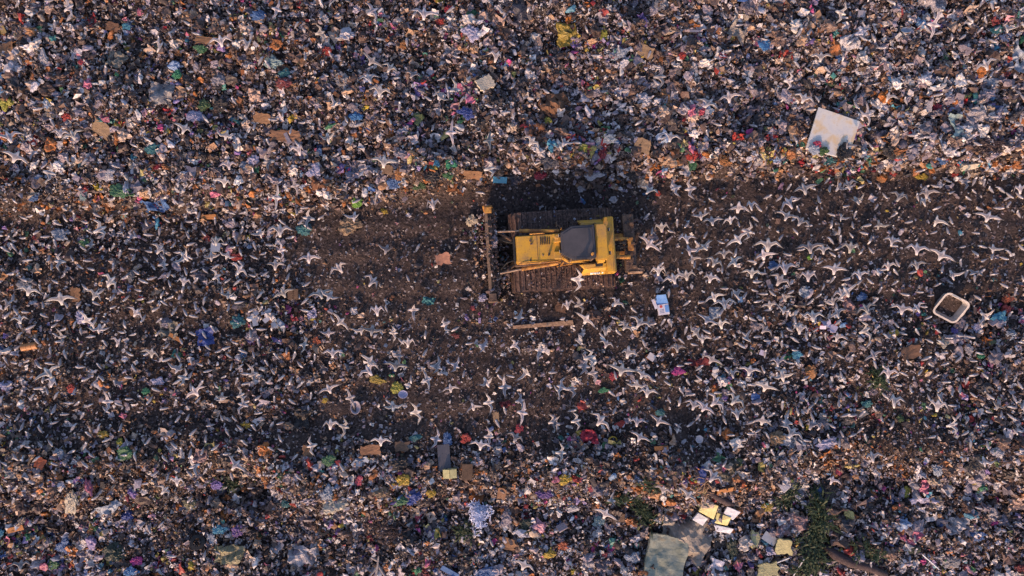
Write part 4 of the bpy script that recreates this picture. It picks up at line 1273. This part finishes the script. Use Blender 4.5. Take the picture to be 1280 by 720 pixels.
def gull_stand_np(feed, hunch, n=8):
    rings = [(-.235, .175, .010, .018), (-.17, .185, .026, .034), (-.09, .195, .048, .056), (0, .20, .062, .072), (.07, .205, .060, .068), (.12, .225, .044, .046)]
    if feed: rings += [(.165, .20, .036, .036), (.20, .16, .036, .036), (.225, .12, .028, .028), (.235, .09, .012, .012), (.24, .06, .004, .004)]
    elif hunch: rings += [(.14, .25, .040, .040), (.165, .262, .038, .038), (.19, .262, .030, .030), (.215, .255, .011, .011), (.25, .248, .004, .004)]
    else: rings += [(.135, .265, .034, .034), (.15, .295, .038, .036), (.178, .30, .032, .032), (.20, .295, .011, .011), (.238, .288, .004, .004)]
    v, c = [], []
    for k, (x, z, ry, rz) in enumerate(rings):
        for i in range(n):
            t = 2 * math.pi * i / n; y = ry * 1.12 * math.cos(t); zz = z + rz * math.sin(t)
            v.append((x, -y, zz)); top = math.sin(t) > -.2
            c.append(D_ if k == 0 else (BK if k >= len(rings) - 2 else (G_ if (top and 1 <= k <= 4) else W_)))
    f = [[k * n + i, k * n + (i + 1) % n, (k + 1) * n + (i + 1) % n, (k + 1) * n + i] for k in range(len(rings) - 1) for i in range(n)]
    b0 = len(v)
    for s in (1, -1):
        o = len(v)
        for z in (.15, 0):
            for dx, dy in ((-.006, -.006), (.006, -.006), (.006, .006), (-.006, .006)): v.append((.0 + dx, s * .03 + dy, z)); c.append(BK)
        f += [[o + i, o + (i + 1) % 4, o + 4 + (i + 1) % 4, o + 4 + i] for i in range(4)]
        o = len(v)
        for x, y in ((-.01, 0), (.05, -.03), (.06, 0), (.05, .03)): v.append((x, s * .03 + y, .004)); c.append(BK)
        f.append([o, o + 1, o + 2, o + 3])
    return np.array(v, float), np.array(f)[:, ::-1], np.array(c)
STANDNP = [gull_stand_np(0, 0), gull_stand_np(1, 0), gull_stand_np(0, 1)]
STAND = [mesh_np('gull_standing', v, [f], c, M_gull, True) for v, f, c in STANDNP]
STANDWORD = ['upright', 'pecking', 'hunched']

# flying gulls read off the photo: x, y, then a letter for the way it lies
# F level, heading up; D slanting, left wing high; U slanting, right wing high; N narrow, swept, heading up; R heading right; L heading left; V heading down; W wide and level
FL = """812 238 D,863 236 L,827 284 N,812 305 D,890 276 F,876 270 V,913 275 N,923 259 N,938 257 U,858 298 F,861 313 V,880 309 U,905 317 F,922 299 U,934 289 R,865 324 N,823 338 N,894 328 D,917 327 U,888 347 F,842 348 F,858 344 N,940 341 F,920 368 U,905 379 W,892 371 F,901 405 F,884 400 D,960 306 W,1012 309 W,1029 312 F,1063 309 N,980 335 W,1043 336 W,975 350 D,962 381 F,980 372 N,1058 365 U,1082 386 U,1046 391 U,1016 395 F,1010 345 N,954 318 N,
870 415 L,878 423 N,956 412 D,996 410 U,890 449 D,915 467 F,937 463 F,846 435 F,957 483 D,978 470 V,933 424 L,868 506 D,881 509 D,894 502 D,919 500 D,921 517 N,953 525 N,984 528 L,737 447 R,730 458 R,741 466 R,702 484 L,714 486 R,785 440 N,777 462 D,803 468 D,796 481 V,809 490 W,691 526 R,720 526 R,751 526 D,824 526 D,
709 381 N,649 397 R,733 399 D,771 378 D,756 413 N,758 430 F,782 408 D,800 403 D,675 438 L,643 431 R,650 501 R,653 516 R,694 529 L,658 465 V,796 527 F,724 381 R,354 366 U,400 367 U,412 370 V,618 372 R,517 387 L,471 388 N,426 402 D,411 416 V,452 413 V,465 413 V,380 431 R,416 441 F,492 416 R,510 428 N,557 405 L,604 432 R,463 451 D,461 463 U,498 445 R,495 457 W,545 459 R,534 475 R,569 457 R,563 485 F,608 478 V,631 484 L,611 503 R,591 508 N,411 486 U,438 497 R,491 508 V,520 515 R,413 530 F,430 533 R,
374 187 F,336 202 L,480 202 W,612 211 R,369 232 R,346 247 R,443 271 V,541 255 N,350 288 W,386 273 L,326 292 V,483 312 V,386 322 F,424 335 U,344 331 N,352 313 R,466 352 D,20 196 D,125 287 R,165 296 L,113 306 R,200 312 D,231 321 V,204 331 R,270 301 N,264 321 V,284 319 V,300 337 D,271 346 R,230 352 N,75 327 L,139 352 D,10 381 D,36 363 F,76 373 W,119 369 D,170 391 D,109 400 R,124 411 V,25 399 F,78 421 R,148 428 D,190 441 F,60 466 U,66 478 D,223 461 V,229 472 R,244 489 U,277 496 V,301 494 R,317 468 R,135 502 R,285 369 V,304 506 L,
1005 236 U,1060 231 U,1048 234 V,1071 251 V,986 254 U,1125 246 D,1158 241 F,1154 252 U,1051 272 V,1098 281 V,1170 276 N,1235 271 D,1115 301 F,1177 319 D,1146 311 F,1110 332 F,1241 311 V,1190 344 V,1218 341 R,984 270 D,1001 277 D,1206 226 R,1275 236 N,1145 331 U,980 388 V,1051 366 U,1146 385 U,1041 376 N,1000 411 N,1046 421 F,1081 413 R,1091 444 U,1117 501 W,1175 498 U,1172 507 N,1247 507 V,972 452 F,990 541 D,1014 531 D,1190 531 R,1110 466 F,1074 343 F,1128 386 F,1231 395 V,
346 12 R,400 41 R,465 76 D,488 85 D,517 93 D,461 98 U,475 114 F,551 122 V,569 113 R,420 131 L,621 71 D,611 176 R,564 166 R,410 173 V,530 17 W,466 14 R,200 59 D,86 10 R,276 51 F,310 56 D,231 161 D,283 169 V,91 169 U,76 166 F,11 171 U,825 96 R,886 129 D,911 121 F,838 171 F,705 178 V,665 177 D,1051 16 R,1167 31 R,1259 36 V,1026 71 F,986 101 R,1005 123 D,1110 121 N,1076 146 V,1084 143 R,1059 181 V,1232 81 U,281 227 F,286 206 F,41 191 L,62 216 R,
243 583 L,295 581 D,221 601 N,206 613 D,390 557 L,476 551 F,645 547 D,800 546 D,701 566 R,892 596 D,829 612 F,861 619 D,757 642 D,764 626 L,655 706 D,601 556 F,1090 571 W,1230 577 V,545 549 R,611 546 R,26 706 F,1040 600 F,700 182 V,845 235 L"""
FL += ',722 349 R'
fly = []
for k, s in enumerate(FL.replace('\n', '').split(',')):
    px, py, c = s.split(); px, py = float(px), float(py); r = random.Random(k * 7 + 3)
    hd, pose, roll, pitch, scl = {
      'F': (r.gauss(90, 9), r.choice(['arched', 'arched', 'bent', 'half raised']), r.gauss(0, 8), 4, .92), 'W': (r.gauss(90, 5), r.choice(['spread', 'arched']), r.gauss(0, 5), 2, 1.14),
      'D': (r.gauss(60, 8), r.choice(['spread', 'arched', 'bent']), r.gauss(-10, 10), 4, 1.0), 'U': (r.gauss(114, 7), r.choice(['spread', 'arched', 'bent']), r.gauss(10, 10), 4, 1.0),
      'N': (r.gauss(90, 12), r.choice(['swept', 'raised', 'swept']), r.gauss(0, 10), 12, .94), 'R': (r.gauss(5, 16), r.choice(['arched', 'bent', 'half raised', 'spread']), r.gauss(0, 14), 6, .97),
      'L': (r.gauss(185, 18), r.choice(['bent', 'arched', 'raised']), r.gauss(0, 12), 6, .97), 'V': (r.gauss(272, 22), r.choice(['raised', 'half raised', 'raised']), r.gauss(0, 10), 10, .90)}[c]
    z = hz(*at(px, py)[:2]) + max(.7, abs(r.gauss(1.6, 1.0))); p = at(px, py, z)
    if abs(px - 706) < 105 and abs(py - 312) < 60: z = 3.4; p = at(px, py, z)
    o = link('flying_gull', FLY[pose][r.randrange(7)]); o.location = p; s = scl * r.uniform(.82, 1.12); t_ = r.choice((1, 1, 1, .85, .85, .62)); o.color = (t_, t_ * r.uniform(.94, 1), t_ * r.uniform(.9, 1), 1); o.scale = (s, s, s)
    o.rotation_euler = Euler((R(roll * 1.6), R(-pitch + r.gauss(0, 9)), R(hd)), 'XYZ')
    fly.append([o, pose, hd % 360, px, py])

def gull_density(x, y):
    n = vnoise(x, y, 1.6, 61)
    right = sstep(4.5, 7, x) * sstep(0, -.5, y - bank_y(x)) * sstep(-7.2, -5.5, y) * (1 - .55 * sstep(0, -1.2, y) * sstep(9, 5, x))
    left = sstep(-7.5, -9.5, x) * sstep(.6, -.2, y - bank_y(x)) * sstep(-9.5, -6.5, y) * 1.1
    upr = sstep(9, 13, x) * sstep(4.6, 5.5, y) * .45
    upr = np.maximum(upr, .14 * sstep(4.2, 5, y))
    mid = .10 * sstep(4.5, 3.5, y) * sstep(-6, -5, y)
    return np.maximum.reduce([right, left, upr, mid, np.full(np.shape(x), .03)]) * (.35 + 1.1 * n)
x, y = scatter(9000, lambda x, y: gull_density(x, y) * .80)
ok = np.ones(len(x), bool)
for i in range(len(x)):                         # no two on the same spot
    if ok[i]:
        d = np.hypot(x[i + 1:] - x[i], y[i + 1:] - y[i]); ok[i + 1:] &= d > .34
x, y = x[ok], y[ok]; z = height(x, y) + .02 + .14 * trash(x, y)
hd = rng.uniform(0, 2 * np.pi, len(x)); sz = rng.normal(.82, .07, len(x)); var = rng.choice(3, len(x), p=[.4, .3, .3])
infr = (abs(x) < 21) & (y < 11.7) & (y > -11.7)
order = np.argsort(~infr * 100 + trash(x, y) + .15 * np.hypot(x - 8, y - 1) / 20)
single = set(order[:300].tolist()); standing = []
flock = Pile()
for i in range(len(x)):
    if i in single:
        o = link('standing_gull', STAND[var[i]]); o.location = (x[i], y[i], z[i]); o.scale = (sz[i],) * 3; o.rotation_euler.z = hd[i]
        dz = z[i] - cam_loc.z; q = Mrot.inverted() @ (Vector((x[i], y[i], z[i])) - cam_loc)
        standing.append([o, STANDWORD[var[i]], math.degrees(hd[i]) % 360, 640 - q.x / q.z * F, 360 + q.y / q.z * F])
for vi in range(3):
    s = np.array([var[i] == vi and i not in single for i in range(len(x))]); m = s.sum()
    c, sn = np.cos(hd[s]), np.sin(hd[s]); rot = np.zeros((m, 3, 3)); rot[:, 0, 0] = c; rot[:, 0, 1] = -sn; rot[:, 1, 0] = sn; rot[:, 1, 1] = c; rot[:, 2, 2] = 1
    v, f, cc = STANDNP[vi]; flock.add(v, [f], np.c_[x, y, z][s], rot, sz[s], np.tile(cc, (m, 1, 1)))
o = link('gull_flock', flock.mesh('gull_flock', M_gull, True)); tag(o, 'many more small white gulls resting all over the rubbish and soil', 'gulls', kind='stuff')
print('gulls flying', len(fly), 'standing', len(x))

# ------------------------------------------------------------------ labels: each one leads to a single thing
def rel(px, py, lx, ly):
    dx, dy = px - lx, py - ly; a, b = abs(dx), abs(dy)
    v = 'below' if dy > 0 else 'above'; h = 'right of' if dx > 0 else 'left of'
    if b > 2.4 * a: return v
    if a > 2.4 * b: return h
    return v + ' and ' + h
def cnt(l): return len(l.split())
from collections import Counter
nouns = Counter(t[2] for t in things)
marks = list(special) + [(t[2], t[4], t[5]) for t in things if nouns[t[2]] == 1]
used = set(o['label'] for o in bpy.data.objects if 'label' in o)
def near(px, py, skip=None, k=14):
    return sorted((m for m in marks if m[0] != skip), key=lambda m: math.hypot(m[1] - px, (m[2] - py) * 1.0))[:k]
for t in things:
    o, adj, noun, kind, px, py, cat = t
    base = f'{adj} {noun}' if not noun.startswith(adj) else noun
    cand = [f'{base} {rel(px, py, m[1], m[2])} the {m[0]}' for m in near(px, py, noun)]
    for l in cand:
        if l not in used and cnt(l) <= 16: break
    used.add(l); tag(o, l, cat, 'loose rubbish on the landfill')
def heading(h):
    return ['right', 'up and right', 'up', 'up and left', 'left', 'down and left', 'down', 'down and right'][int((h + 22.5) // 45) % 8]
PW = {'spread': 'wings spread straight', 'arched': 'gently arched wings', 'swept': 'wings swept back', 'raised': 'wings raised high', 'lowered': 'wings lowered', 'bent': 'sharply bent wings', 'half raised': 'half raised wings'}
for lst, verb, grp in ((fly, 1, 'gulls flying low over the landfill'), (standing, 0, 'gulls standing on the landfill')):
    for o, pose, hdg, px, py in lst:
        for m in near(px, py, None, 30):
            if verb: l = f'gull with {PW[pose]} heading {heading(hdg)}, {rel(px, py, m[1], m[2])} the {m[0]}'
            else: l = f'{pose} gull standing {rel(px, py, m[1], m[2])} the {m[0]}, facing {heading(hdg)}'
            if l not in used and cnt(l) <= 16: break
        used.add(l); tag(o, l, 'gull', grp)
